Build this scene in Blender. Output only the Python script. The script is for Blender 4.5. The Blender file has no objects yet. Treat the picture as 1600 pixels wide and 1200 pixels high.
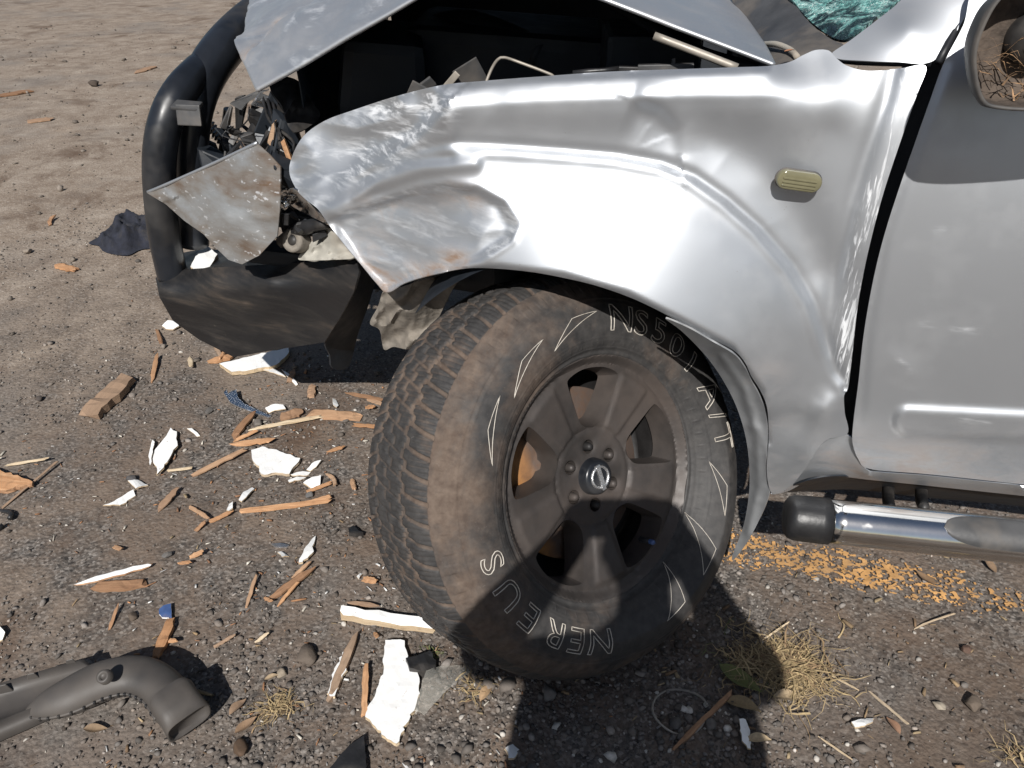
import bpy, bmesh, math, random
import numpy as np
from mathutils import Vector, Matrix, Quaternion
from mathutils.geometry import delaunay_2d_cdt

random.seed(7)
RNG = np.random.default_rng(11)
SC = bpy.context.scene
COL = SC.collection
V = Vector

# ------------------------------------------------------------------ camera
F_PX, PITCH, YAW, CAM_H = 1202.0, math.radians(33), math.radians(9), 1.34
RT = np.array([math.cos(YAW), math.sin(YAW), 0.0])
FH = np.array([-math.sin(YAW), math.cos(YAW), 0.0])
FW = math.cos(PITCH) * FH + np.array([0, 0, -math.sin(PITCH)])
UP = math.sin(PITCH) * FH + np.array([0, 0, math.cos(PITCH)])
EYE = np.array([0.0, 0.0, CAM_H])
cam_data = bpy.data.cameras.new('camera')
cam_data.sensor_width = 36
cam_data.lens = 36 * F_PX / 1600
cam_data.clip_start = 0.02
cam_data.clip_end = 2000
cam = bpy.data.objects.new('camera', cam_data)
COL.objects.link(cam)
cam.matrix_world = Matrix(((RT[0], UP[0], -FW[0], 0), (RT[1], UP[1], -FW[1], 0), (RT[2], UP[2], -FW[2], CAM_H), (0, 0, 0, 1)))
SC.camera = cam

# ------------------------------------------------------------------ sky, sun, exposure
SUN_TRAVEL = V((0.0068, 0.7500, -0.6613)).normalized()
SUN_EL = math.asin(-SUN_TRAVEL.z)
world = bpy.data.worlds.new('World')
SC.world = world
world.use_nodes = True
wn = world.node_tree
sky = wn.nodes.new('ShaderNodeTexSky')
sky.sky_type = 'NISHITA'
sky.sun_disc = False
sky.sun_elevation = SUN_EL
sky.sun_rotation = math.radians(180)     # the sun stands behind the camera (towards -Y)
bg = wn.nodes['Background']
bg.inputs[1].default_value = 0.05
wn.links.new(sky.outputs[0], bg.inputs[0])
sun_data = bpy.data.lights.new('sun', 'SUN')
sun_data.energy = 4.9
sun_data.angle = math.radians(0.53)
sun_data.color = (1.0, 0.968, 0.925)
sun = bpy.data.objects.new('sun', sun_data)
COL.objects.link(sun)
sun.rotation_euler = SUN_TRAVEL.to_track_quat('-Z', 'Y').to_euler()
sun.location = (0, -4, 5)
SC.view_settings.view_transform = 'Standard'
SC.view_settings.look = 'None'
SC.view_settings.gamma = 1
SC.view_settings.use_curve_mapping = False
SC.view_settings.exposure = 0.2
SC.cycles.max_bounces = 5
SC.cycles.diffuse_bounces = 2
SC.cycles.glossy_bounces = 3
SC.cycles.use_adaptive_sampling = True
SC.cycles.adaptive_threshold = 0.02
SC.cycles.transparent_max_bounces = 12

# ------------------------------------------------------------------ geometry helpers
def rayv(x, y):
    x = np.asarray(x, float); y = np.asarray(y, float)
    return FW + ((x - 800) / F_PX)[..., None] * RT - ((y - 600) / F_PX)[..., None] * UP
def PY(x, y, Y):                       # the point of the place seen at (x, y) that stands Y metres away laterally
    d = rayv(x, y); return EYE + d * (np.asarray(Y, float) / d[..., 1])[..., None]
def PZ(x, y, Z):                       # ... that lies at height Z
    d = rayv(x, y); return EYE + d * ((np.asarray(Z, float) - CAM_H) / d[..., 2])[..., None]
def P3(t): return V(PY(t[0], t[1], t[2]))

def _hash(ix, iy, seed):
    h = (ix.astype(np.int64) * 374761393 + iy.astype(np.int64) * 668265263 + seed * 974711) & 0x7fffffff
    h = ((h ^ (h >> 13)) * 1274126177) & 0x7fffffff
    return ((h ^ (h >> 16)) & 0xffffff) / float(0xffffff)
def vnoise(x, y, seed=0):
    x = np.asarray(x, float); y = np.asarray(y, float)
    ix = np.floor(x); iy = np.floor(y); fx = x - ix; fy = y - iy
    ux = fx * fx * fx * (fx * (fx * 6 - 15) + 10); uy = fy * fy * fy * (fy * (fy * 6 - 15) + 10)
    a = _hash(ix, iy, seed); b = _hash(ix + 1, iy, seed); c = _hash(ix, iy + 1, seed); d = _hash(ix + 1, iy + 1, seed)
    return (a + (b - a) * ux + (c - a) * uy + (a - b - c + d) * ux * uy) * 2 - 1
def fbm(x, y, seed=0, oct=4):
    s = 0; a = .5
    for k in range(oct):
        s = s + a * vnoise(x, y, seed + k * 17); x = x * 2.03 + 3.1; y = y * 2.03 - 1.7; a *= .5
    return s
def crumple(x, y, seed=0):             # folded sheet metal: flat facets and sharp ridges
    w1 = fbm(x * .7 + 5, y * .7, seed + 50, 2); w2 = fbm(x * .7, y * .7 + 9, seed + 60, 2)
    a = np.abs(vnoise(x + w1, y + w2, seed)); b = np.abs(vnoise(x * 2.1 + y * .6 + w2, y * 2.1 - x * .6, seed + 9))
    return (a - .3) + .45 * (b - .3)
def ss(e0, e1, x):
    t = np.clip((x - e0) / (e1 - e0), 0, 1); return t * t * (3 - 2 * t)
def gz(x, y):                          # height of the ground
    x = np.asarray(x, float); y = np.asarray(y, float)
    far = 1 - .85 * ss(2.0, 4, np.hypot(x, y))
    return (vnoise(x * 1.3, y * 1.3, 3) * .006 + vnoise(x * 4, y * 4, 5) * .004) * far - .004

def pdist(x, y, pl):                   # unsigned and signed distance (px) to a polyline, and position along it
    best = np.full(x.shape, 1e9); sg = np.zeros(x.shape); al = np.zeros(x.shape); L = 0
    for (x0, y0), (x1, y1) in zip(pl[:-1], pl[1:]):
        dx, dy = x1 - x0, y1 - y0; l = math.hypot(dx, dy)
        t = np.clip(((x - x0) * dx + (y - y0) * dy) / (l * l), 0, 1)
        d = np.hypot(x - x0 - t * dx, y - y0 - t * dy); m = d < best
        best = np.where(m, d, best); sg = np.where(m, np.sign(dx * (y - y0) - dy * (x - x0)), sg); al = np.where(m, L + t * l, al); L += l
    return best, best * sg, al / L
def inpoly(x, y, poly):
    r = np.zeros(np.shape(x), bool); n = len(poly)
    for i in range(n):
        x0, y0 = poly[i]; x1, y1 = poly[(i + 1) % n]
        c = (y0 > y) != (y1 > y)
        with np.errstate(all='ignore'):
            r ^= c & (x < (x1 - x0) * (y - y0) / (y1 - y0 + 1e-12) + x0)
    return r
def pmask(x, y, poly, w):              # soft inside-of-polygon mask
    d, _, _ = pdist(x, y, list(poly) + [poly[0]]); ins = inpoly(x, y, poly)
    return ss(-w, w, np.where(ins, d, -d))
def tps(ctrl, lam=1e-4):
    c = np.array(ctrl, float); p = c[:, :2] / 100; n = len(p)
    def U(d2): return np.where(d2 > 1e-12, .5 * d2 * np.log(d2 + 1e-12), 0)
    K = U(((p[:, None] - p[None]) ** 2).sum(-1)) + lam * np.eye(n)
    Pm = np.c_[np.ones(n), p]; A = np.zeros((n + 3, n + 3)); A[:n, :n] = K; A[:n, n:] = Pm; A[n:, :n] = Pm.T
    w = np.linalg.solve(A, np.r_[c[:, 2], 0, 0, 0])
    def f(x, y):
        q = np.c_[x, y] / 100
        return U(((q[:, None] - p[None]) ** 2).sum(-1)) @ w[:n] + w[n] + q @ w[n + 1:]
    return f
def smooth_poly(pl, step, closed=True):     # Catmull-Rom through the points, resampled
    p = np.array(pl, float); n = len(p); out = []
    rng = range(n) if closed else range(n - 1)
    for i in rng:
        a, b, c, d = (p[(i - 1) % n], p[i], p[(i + 1) % n], p[(i + 2) % n]) if closed else (p[max(i - 1, 0)], p[i], p[i + 1], p[min(i + 2, n - 1)])
        k = max(1, int(round(np.linalg.norm(c - b) / step)))
        for j in range(k):
            t = j / k
            out.append(.5 * (2 * b + (c - a) * t + (2 * a - 5 * b + 4 * c - d) * t * t + (3 * b - 3 * c + d - a) * t ** 3))
    if not closed: out.append(p[-1])
    return np.array(out)
def densify(pl, step):
    out = []; n = len(pl)
    for i in range(n):
        a = np.array(pl[i], float); b = np.array(pl[(i + 1) % n], float); k = max(1, int(round(np.linalg.norm(b - a) / step)))
        for j in range(k): out.append(a + (b - a) * j / k)
    return np.array(out)
def cdt(outline, step, holes=()):
    loops = [np.array(outline)] + [np.array(h) for h in holes]
    pts = [tuple(p) for l in loops for p in l]; edges = []; k = 0
    for l in loops:
        edges += [(k + i, k + (i + 1) % len(l)) for i in range(len(l))]; k += len(l)
    o = loops[0]; x0, y0 = o.min(0); x1, y1 = o.max(0)
    gx, gy = np.meshgrid(np.arange(x0, x1, step), np.arange(y0, y1, step * .866))
    gx = gx + (np.arange(gx.shape[0]) % 2)[:, None] * step * .5; gx = gx.ravel(); gy = gy.ravel()
    ok = inpoly(gx, gy, [tuple(p) for p in o])
    allp = np.array(pts)
    for h in holes: ok &= ~inpoly(gx, gy, [tuple(p) for p in h])
    gx, gy = gx[ok], gy[ok]
    keep = np.ones(len(gx), bool)
    for s in range(0, len(gx), 4000):
        d = ((np.c_[gx, gy][s:s + 4000, None] - allp[None]) ** 2).sum(-1).min(1); keep[s:s + 4000] = d > (step * .5) ** 2
    pts += list(zip(gx[keep], gy[keep]))
    vs, _, fs, _, _, _ = delaunay_2d_cdt([V((float(p[0]), float(p[1]))) for p in pts], edges, [], 1, 1e-6)
    v2 = np.array([(v.x, v.y) for v in vs])
    fs = [f for f in fs if len(f) == 3]
    if holes:
        cen = np.array([v2[list(f)].mean(0) for f in fs]); bad = np.zeros(len(fs), bool)
        for h in holes: bad |= inpoly(cen[:, 0], cen[:, 1], [tuple(p) for p in h])
        fs = [f for f, b in zip(fs, bad) if not b]
    return v2, fs

def link(name, me, mats, parent=None, smooth=True, loc=None):
    o = bpy.data.objects.new(name, me); COL.objects.link(o)
    for m in (mats if isinstance(mats, (list, tuple)) else [mats]): me.materials.append(m)
    if smooth: me.shade_smooth()
    if parent is not None:
        o.parent = parent
        if parent.type == 'EMPTY' and parent.get('base'): o.matrix_parent_inverse = Matrix.Translation([-k for k in parent['base']])
    if loc is not None: o.location = loc
    return o
def mesh(name, verts, faces):
    me = bpy.data.meshes.new(name); me.from_pydata([tuple(map(float, v)) for v in verts], [], [tuple(f) for f in faces]); me.update(); return me
def tag(o, label, cat, group=None, kind=None):
    if label: o['label'] = label
    if cat: o['category'] = cat
    if group: o['group'] = group
    if kind: o['kind'] = kind
    return o
def empty(name, parent=None, loc=(0, 0, 0)):
    o = bpy.data.objects.new(name, None); COL.objects.link(o); o.location = loc; o.empty_display_size = .1
    if parent: o.parent = parent
    return o
def attr(me, name, vals):
    a = me.attributes.new(name, 'FLOAT', 'POINT'); a.data.foreach_set('value', np.asarray(vals, np.float32))
def panel(name, outline, ctrl, mat, parent, feat=None, step=6, thick=.002, smooth_edge=True, attrs=None, lam=1e-4, disp=None):
    ol = smooth_poly(outline, step) if smooth_edge else densify(outline, step)
    v2, fs = cdt(ol, step); x, y = v2[:, 0], v2[:, 1]
    Y = tps(ctrl, lam)(x, y)
    if feat is not None: Y = Y + feat(x, y)
    p = PY(x, y, Y)
    me = mesh(name, p, fs)
    # face the camera
    f0 = fs[len(fs) // 2]; n = np.cross(p[f0[1]] - p[f0[0]], p[f0[2]] - p[f0[0]])
    if n @ (p[f0[0]] - EYE) > 0: me.flip_normals()
    if attrs:
        for k, fn in attrs.items(): attr(me, k, fn(x, y))
    o = link(name, me, mat, parent)
    if thick:
        m = o.modifiers.new('thickness', 'SOLIDIFY'); m.thickness = thick; m.offset = -1; m.use_even_offset = False
        es = o.modifiers.new('sharp_edges', 'EDGE_SPLIT'); es.split_angle = math.radians(50)
    return o
def tube(name, pts, r, mat, parent=None, seg=16, step=.02, cap=True, smooth_path=True):
    pts = np.array([tuple(p) for p in pts], float); n0 = len(pts)
    rr = np.array(r if hasattr(r, '__len__') else [r] * n0, float)
    q = smooth_poly(np.c_[pts, rr], step, closed=False) if smooth_path else np.c_[pts, rr]
    c, rad = q[:, :3], q[:, 3]; n = len(c)
    T = np.gradient(c, axis=0); T /= np.linalg.norm(T, axis=1)[:, None] + 1e-12
    u = np.cross(T[0], [0, 0, 1.0]); u = u if np.linalg.norm(u) > .1 else np.cross(T[0], [1.0, 0, 0]); u /= np.linalg.norm(u)
    vs = []; a = np.linspace(0, 2 * np.pi, seg, endpoint=False)
    for i in range(n):
        u = u - T[i] * (u @ T[i]); u /= np.linalg.norm(u); w = np.cross(T[i], u)
        vs.append(c[i] + rad[i] * (np.cos(a)[:, None] * u + np.sin(a)[:, None] * w))
    vs = np.concatenate(vs); fs = []
    for i in range(n - 1):
        for j in range(seg): fs.append((i * seg + j, i * seg + (j + 1) % seg, (i + 1) * seg + (j + 1) % seg, (i + 1) * seg + j))
    if cap: fs += [tuple(range(seg))[::-1], tuple((n - 1) * seg + k for k in range(seg))]
    return link(name, mesh(name, vs, fs), mat, parent)
def rbox(name, size, mat, parent=None, bevel=.004, seg=2, M=None, taper=None, smooth=False):
    bm = bmesh.new(); bmesh.ops.create_cube(bm, size=1)
    for v in bm.verts:
        k = 1 if taper is None else (1 + (taper - 1) * (v.co.z + .5))
        v.co = V((v.co.x * size[0] * k, v.co.y * size[1] * k, v.co.z * size[2]))
    bmesh.ops.bevel(bm, geom=bm.edges[:], offset=bevel, segments=seg, affect='EDGES', profile=.6)
    if M is not None: bm.transform(M)
    bmesh.ops.recalc_face_normals(bm, faces=bm.faces[:])
    me = bpy.data.meshes.new(name); bm.to_mesh(me); bm.free()
    return link(name, me, mat, parent, smooth)
def lathe(name, prof, mat, parent=None, seg=64, M=None, close=False):
    vs = []; fs = []; n = len(prof)
    for k in range(seg):
        a = 2 * math.pi * k / seg
        for r, z in prof: vs.append((r * math.cos(a), r * math.sin(a), z))
    for k in range(seg):
        for i in range(n - 1 if not close else n):
            j = (i + 1) % n; k2 = (k + 1) % seg
            fs.append((k * n + i, k2 * n + i, k2 * n + j, k * n + j))
    me = mesh(name, vs, fs)
    if M is not None: me.transform(M)
    me.validate()
    bm = bmesh.new(); bm.from_mesh(me); bmesh.ops.remove_doubles(bm, verts=bm.verts[:], dist=1e-6); bmesh.ops.recalc_face_normals(bm, faces=bm.faces[:]); bm.to_mesh(me); bm.free()
    return link(name, me, mat, parent)
def frame(o, z, x=None):               # matrix with local Z along z at o
    z = V(z).normalized(); x = V(x) if x is not None else V((1, 0, 0)) if abs(z.x) < .9 else V((0, 1, 0))
    x = (x - z * x.dot(z)).normalized(); y = z.cross(x)
    return Matrix(((x.x, y.x, z.x, o[0]), (x.y, y.y, z.y, o[1]), (x.z, y.z, z.z, o[2]), (0, 0, 0, 1)))

# ------------------------------------------------------------------ material helpers
class NT:
    def __init__(s, name):
        s.m = bpy.data.materials.new(name); s.m.use_nodes = True; s.t = s.m.node_tree; s.b = s.t.nodes['Principled BSDF']
    def n(s, typ, ins=None, **props):
        nd = s.t.nodes.new('ShaderNode' + typ)
        for k, v in props.items(): setattr(nd, k, v)
        for k, v in (ins or {}).items(): s.set(nd.inputs[k], v)
        return nd
    def set(s, sock, v):
        if isinstance(v, bpy.types.Node): v = v.outputs[0]
        if isinstance(v, bpy.types.NodeSocket): s.t.links.new(v, sock)
        else:
            if sock.type == 'RGBA' and len(v) == 3: v = (*v, 1)
            sock.default_value = v
    def p(s, **kw):
        for k, v in kw.items(): s.set(s.b.inputs[k.replace('_', ' ')], v)
    def pos(s): return s.n('NewGeometry').outputs['Position']
    def obj(s): return s.n('TexCoord').outputs['Object']
    def noise(s, vec, scale, detail=4, rough=.55, dist=0): return s.n('TexNoise', {'Vector': vec, 'Scale': scale, 'Detail': detail, 'Roughness': rough, 'Distortion': dist}).outputs[0]
    def vor(s, vec, scale, feat='F1', out='Distance'): return s.n('TexVoronoi', {'Vector': vec, 'Scale': scale}, feature=feat).outputs[out]
    def ramp(s, fac, *stops, interp='LINEAR'):
        r = s.n('ValToRGB', {'Fac': fac}); e = r.color_ramp.elements; r.color_ramp.interpolation = interp
        while len(e) < len(stops): e.new(.5)
        for el, (p, c) in zip(e, stops): el.position = p; el.color = (*c, 1) if len(c) == 3 else c
        return r.outputs[0]
    def g(s, fac, a, b, lo=0.0, hi=1.0):    # float map
        return s.n('MapRange', {'Value': fac, 'From Min': a, 'From Max': b, 'To Min': lo, 'To Max': hi}).outputs[0]
    def mix(s, fac, a, b, mode='MIX'):
        nd = s.n('Mix', data_type='RGBA', blend_type=mode); s.set(nd.inputs[0], fac); s.set(nd.inputs[6], a); s.set(nd.inputs[7], b); return nd.outputs[2]
    def math(s, op, a, b=0.0, clamp=False):
        nd = s.n('Math', operation=op, use_clamp=clamp); s.set(nd.inputs[0], a); s.set(nd.inputs[1], b); return nd.outputs[0]
    def vmul(s, vec, k): nd = s.n('VectorMath', operation='MULTIPLY'); s.set(nd.inputs[0], vec); s.set(nd.inputs[1], k); return nd.outputs[0]
    def bump(s, h, strength=.3, dist=.01): s.p(Normal=s.n('Bump', {'Height': h, 'Strength': strength, 'Distance': dist}).outputs[0])
    def attr(s, name): return s.n('Attribute', attribute_name=name).outputs['Fac']
    def rnd(s): return s.n('ObjectInfo').outputs['Random']

def simple(name, col, rough=.6, metal=0.0, var=.25, scale=18, bump=.15, dust=0.0, dustcol=(.22, .17, .13), spec=.5, bscale=None):
    t = NT(name); v = t.obj(); n = t.noise(v, scale, 4)
    c = t.mix(t.g(n, .3, .7), tuple(k * (1 - var) for k in col), tuple(min(1, k * (1 + var)) for k in col))
    if dust:
        d = t.g(t.noise(v, scale * .35, 4, .68), .62 - dust * .35, .75)
        c = t.mix(t.math('MULTIPLY', d, .85), c, dustcol); t.p(Roughness=t.g(d, 0, 1, rough, .9))
    else: t.p(Roughness=t.g(t.noise(v, scale * 2, 2), .3, .7, max(.03, rough - .08), min(1, rough + .08)))
    t.p(Base_Color=c, Metallic=metal, Specular_IOR_Level=spec)
    if bump: t.bump(t.noise(v, bscale or scale * 4, 2), bump, .004)
    return t.m

def silver_paint():
    t = NT('silver_paint'); v = t.obj()
    base = t.mix(t.g(t.noise(v, 2.2, 3), .3, .7), (.475, .495, .52), (.50, .52, .545))
    # road dust film, brown smears and pale scratches, plus sun painted on the nose, follow stored marks
    dn = t.g(t.noise(t.vmul(v, (6, 6, 14)), 1.6, 4, .62, .6), .42, .66)
    dirt = t.math('MULTIPLY', t.attr('dirt'), dn, True)
    c = t.mix(dirt, base, (.23, .15, .10))
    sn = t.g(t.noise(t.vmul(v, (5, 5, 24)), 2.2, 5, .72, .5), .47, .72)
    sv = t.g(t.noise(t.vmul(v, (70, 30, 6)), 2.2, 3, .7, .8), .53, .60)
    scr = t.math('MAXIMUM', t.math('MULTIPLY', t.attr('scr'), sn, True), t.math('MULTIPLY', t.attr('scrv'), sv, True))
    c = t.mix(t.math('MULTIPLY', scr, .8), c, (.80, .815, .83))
    film = t.g(t.noise(v, 9, 4, .65), .5, .85, 0, .16)
    c = t.mix(film, c, (.40, .35, .30))
    flecks = t.g(t.noise(v, 160, 2), .77, .80)
    c = t.mix(t.math('MULTIPLY', flecks, .4), c, (.25, .2, .16))
    t.p(Base_Color=c)
    k = t.math('MAXIMUM', dirt, t.math('MULTIPLY', scr, .8))
    t.p(Metallic=t.g(k, 0, 1, .78, .12), Roughness=t.math('ADD', t.g(k, 0, 1, .47, .62), film), Coat_Weight=t.g(k, 0, 1, .05, 0), Coat_Roughness=.2)
    return t.m
def steel_bare():
    t = NT('bare_bumper_metal'); v = t.obj()
    n = t.noise(t.vmul(v, (4, 4, 11)), 1.5, 5, .6, .15)
    c = t.ramp(n, (.32, (.15, .095, .06)), (.45, (.25, .225, .20)), (.6, (.34, .345, .345)), (.75, (.46, .475, .485)))
    s = t.g(t.noise(t.vmul(v, (40, 8, 90)), 1.2, 4), .62, .68)
    c = t.mix(t.math('MULTIPLY', s, .6), c, (.75, .76, .77))
    t.p(Base_Color=c, Metallic=.55, Roughness=t.g(n, .3, .7, .62, .42)); t.bump(n, .2, .006); return t.m
def black_rusty():
    t = NT('scraped_black_steel'); v = t.obj()
    n = t.noise(t.vmul(v, (3.2, 3.2, 9)), 1.5, 6, .6, .25); n2 = t.noise(t.vmul(v, (5, 5, 60)), 1.4, 4, .6)
    n = t.math('ADD', t.math('MULTIPLY', n, .72), t.math('MULTIPLY', n2, .28))
    c = t.ramp(n, (.48, (.012, .012, .013)), (.57, (.022, .020, .019)), (.65, (.050, .039, .031)), (.74, (.10, .077, .060)))
    c = t.mix(t.g(t.noise(v, 90, 3), .72, .78), c, (.10, .085, .07))
    t.p(Base_Color=c, Roughness=t.g(n, .4, .7, .34, .75), Specular_IOR_Level=.5); t.bump(n, .15, .006); return t.m
def tyre_rubber():
    t = NT('muddy_tyre_rubber'); v = t.obj()
    n = t.noise(v, 7, 6, .66, .4); f = t.noise(v, 55, 3, .6)
    mud = t.g(t.math('ADD', n, t.math('MULTIPLY', t.attr('mud'), .26)), .50, .74)
    c = t.mix(mud, t.mix(t.g(f, .3, .7), (.030, .029, .029), (.055, .052, .050)), t.mix(t.g(f, .3, .7), (.080, .057, .044), (.140, .106, .083)))
    sc = t.g(t.noise(t.vmul(v, (22, 22, 22)), 3, 5, .7, 2.5), .66, .70)
    c = t.mix(t.math('MULTIPLY', sc, .35), c, (.2, .18, .165))
    t.p(Base_Color=c, Roughness=t.g(mud, 0, 1, .62, .92), Specular_IOR_Level=.35); t.bump(t.math('ADD', f, t.math('MULTIPLY', n, .6)), .16, .003); return t.m
def wood(name, a, b, paint=None):
    t = NT(name); v = t.obj(); r = t.rnd()
    n = t.noise(t.vmul(v, (5, 60, 60)), 2.5, 6, .6, .3)
    c = t.mix(t.g(n, .35, .68), a, b); c = t.mix(t.math('MULTIPLY', r, .6), c, tuple(k * .72 for k in b)); c = t.mix(t.g(t.math('FRACT', t.math('MULTIPLY', r, 7.3)), .55, 1.0, 0, .55), c, (.36, .29, .22))
    f = t.g(t.noise(v, 45, 5), .58, .72); c = t.mix(t.math('MULTIPLY', f, .35), c, (.12, .08, .055))
    t.p(Base_Color=c, Roughness=.85, Specular_IOR_Level=.25); t.bump(n, .5, .003); return t.m
def white_paint():
    t = NT('white_painted_board'); v = t.obj()
    n = t.noise(v, 28, 6); c = t.mix(t.g(n, .3, .7), (.80, .80, .78), (.86, .86, .85))
    f = t.g(t.noise(v, 70, 5, .6), .66, .73); c = t.mix(t.math('MULTIPLY', f, .6), c, (.25, .19, .14))
    g = t.g(t.noise(v, 14, 4), .62, .8); c = t.mix(t.math('MULTIPLY', g, .35), c, (.62, .52, .42))
    t.p(Base_Color=c, Roughness=.5); t.bump(n, .2, .002); return t.m
def ground_mat():
    t = NT('dirt_and_gravel_ground'); v = t.pos()
    sep = t.n('SeparateXYZ', {0: v}); x, y = sep.outputs[0], sep.outputs[1]
    big = t.noise(v, .9, 3, .6, .3); mid = t.noise(v, 5, 7, .74, .3); fine = t.noise(v, 70, 3, .65); grit = t.vor(v, 170, 'F1', 'Color')
    gs = t.n('SeparateColor', {0: grit}).outputs[0]
    dirt = t.ramp(mid, (.30, (.150, .110, .080)), (.45, (.235, .187, .145)), (.58, (.310, .258, .207)), (.72, (.40, .345, .285)))
    dirt = t.mix(t.g(fine, .35, .7, 0, .4), dirt, (.17, .125, .095)); dirt = t.mix(t.g(gs, .80, 1.0, 0, .5), dirt, (.42, .37, .32)); dirt = t.mix(t.g(gs, .18, .0, 0, .5), dirt, (.10, .075, .06))
    asph = t.mix(t.g(fine, .35, .65), (.058, .052, .047), (.150, .130, .113))
    asph = t.mix(t.g(gs, .62, 1.0, 0, .9), asph, (.27, .245, .22)); asph = t.mix(t.g(gs, .22, .0, 0, .8), asph, (.022, .020, .019))
    asph = t.mix(t.g(mid, .40, .60, 0, .8), asph, (.165, .122, .092))
    m = t.math('ADD', t.math('MULTIPLY', y, .42), t.math('MULTIPLY', x, -.20)); m = t.math('ADD', m, t.math('MULTIPLY', t.math('SUBTRACT', big, .5), 2.2)); m = t.math('ADD', m, t.math('MULTIPLY', t.math('SUBTRACT', mid, .5), .9))
    c = t.mix(t.g(m, .75, 1.55), asph, dirt)
    soil = t.math('MULTIPLY', t.g(t.math('ADD', t.math('MULTIPLY', x, 1.0), t.math('SUBTRACT', mid, .5)), .15, .6), t.g(y, 1.35, .75))
    c = t.mix(t.math('MULTIPLY', soil, .75), c, t.mix(t.g(fine, .3, .7), (.045, .031, .023), (.092, .066, .048)))
    stain = t.g(t.noise(v, 1.9, 5, .66, .6), .55, .68, 0, .8); c = t.mix(stain, c, (.095, .060, .040)); grey = t.g(t.noise(v, 1.1, 4, .62), .5, .66, 0, .55); c = t.mix(grey, c, t.mix(t.g(fine, .3, .7), (.13, .118, .108), (.22, .20, .18)))
    pale = t.g(t.noise(v, 1.7, 4, .65, .6), .62, .78, 0, .5); c = t.mix(t.math('MULTIPLY', pale, t.g(y, 1.6, 2.6)), c, (.42, .33, .25))
    t.p(Base_Color=c, Roughness=.93, Specular_IOR_Level=.25)
    vv = t.vor(v, 110); t.bump(t.math('ADD', t.math('ADD', t.math('MULTIPLY', vv, -.5), fine), t.math('MULTIPLY', mid, .2)), .6, .006); return t.m
def vcol_mat(name, rough=.85, bump=.3):
    t = NT(name); c = t.n('Attribute', attribute_name='col').outputs['Color']; v = t.pos()
    n = t.noise(v, 130, 4); t.p(Base_Color=t.mix(t.g(n, .3, .75, 0, .5), c, (.075, .058, .045)), Roughness=rough, Specular_IOR_Level=.3); t.bump(n, bump, .002); return t.m
def glass(name, col, rough, trans=1.0, alpha=1.0):
    t = NT(name); t.p(Base_Color=col, Roughness=rough, Transmission_Weight=trans, IOR=1.45, Alpha=alpha); return t.m
def shattered():
    t = NT('shattered_windscreen_glass'); v = t.obj()
    d = t.vor(v, 190, 'DISTANCE_TO_EDGE'); cell = t.n('SeparateColor', {0: t.vor(v, 190, 'F1', 'Color')}).outputs[0]
    z = t.n('SeparateXYZ', {0: v}).outputs[2]
    n = t.math('ADD', t.noise(v, 14, 5, .65, 2.0), t.math('MULTIPLY', t.math('SUBTRACT', z, 1.145), 4.0)); veil = t.g(n, .47, .60); crack = t.g(d, .0, .10, 1, 0)
    c = t.mix(cell, (.03, .13, .13), (.20, .46, .42)); c = t.mix(t.math('MULTIPLY', crack, t.g(t.noise(v, 40, 3), .4, .6)), c, (.72, .86, .82))
    thread = t.g(t.noise(t.vmul(v, (30, 30, 12)), 3, 5, .7, 3.0), .60, .63); c = t.mix(thread, c, (.75, .85, .82))
    c = t.mix(veil, (.012, .022, .026), c)
    t.p(Base_Color=c, Roughness=t.g(veil, 0, 1, .08, .5), Specular_IOR_Level=.6); t.bump(t.math('ADD', cell, d), .8, .006); return t.m

M_SILVER = silver_paint()
M_BARE = steel_bare()
M_BLACKSTEEL = black_rusty()
M_TUBE = simple('black_powder_coat', (.013, .015, .019), .30, 0, .4, 10, .05, .35, (.06, .055, .05))
M_TYRE = tyre_rubber()
M_RIM = simple('dusty_grey_wheel', (.058, .052, .049), .45, .35, .3, 14, .12, .7, (.098, .076, .064))
M_RIMDARK = simple('dark_wheel_barrel', (.012, .011, .011), .6, 0, .3, 14, .1)
def disc_mat():
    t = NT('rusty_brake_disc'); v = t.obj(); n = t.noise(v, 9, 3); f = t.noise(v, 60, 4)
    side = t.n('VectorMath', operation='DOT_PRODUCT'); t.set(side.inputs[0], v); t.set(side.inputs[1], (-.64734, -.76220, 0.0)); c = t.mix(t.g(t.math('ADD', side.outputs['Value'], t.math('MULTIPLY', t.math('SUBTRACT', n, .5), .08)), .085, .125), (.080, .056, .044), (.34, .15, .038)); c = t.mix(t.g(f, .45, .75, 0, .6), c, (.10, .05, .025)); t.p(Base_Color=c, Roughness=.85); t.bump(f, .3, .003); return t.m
M_DISC = disc_mat()
M_HUB = simple('brown_hub_steel', (.11, .075, .055), .7, .2, .4, 25, .2)
M_CHROME = simple('scuffed_chrome', (.72, .71, .69), .13, 1.0, .06, 16, .03, .22, (.42, .36, .30))
M_CHROMEBADGE = simple('worn_chrome_badge', (.75, .75, .75), .28, .9, .15, 120, .3)
M_BLACKP = simple('black_plastic', (.016, .016, .017), .42, 0, .35, 20, .15, .4, (.07, .06, .05))
M_GREYP = simple('dark_grey_plastic', (.055, .055, .056), .5, 0, .3, 16, .15, .45, (.16, .135, .11))
M_LINER = simple('scuffed_liner_plastic', (.25, .257, .265), .45, .2, .2, 12, .12, .25, (.26, .235, .21))
M_CRUMPLEDP = simple('dusty_crumpled_plastic', (.15, .135, .115), .75, 0, .4, 30, .4, .6, (.26, .225, .185))
M_DUCT = simple('faded_black_duct_plastic', (.042, .040, .039), .38, 0, .3, 9, .12, .8, (.125, .105, .088))
M_BAY = simple('dark_engine_bay', (.010, .0135, .019), .6, 0, .3, 12, .2)
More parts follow.
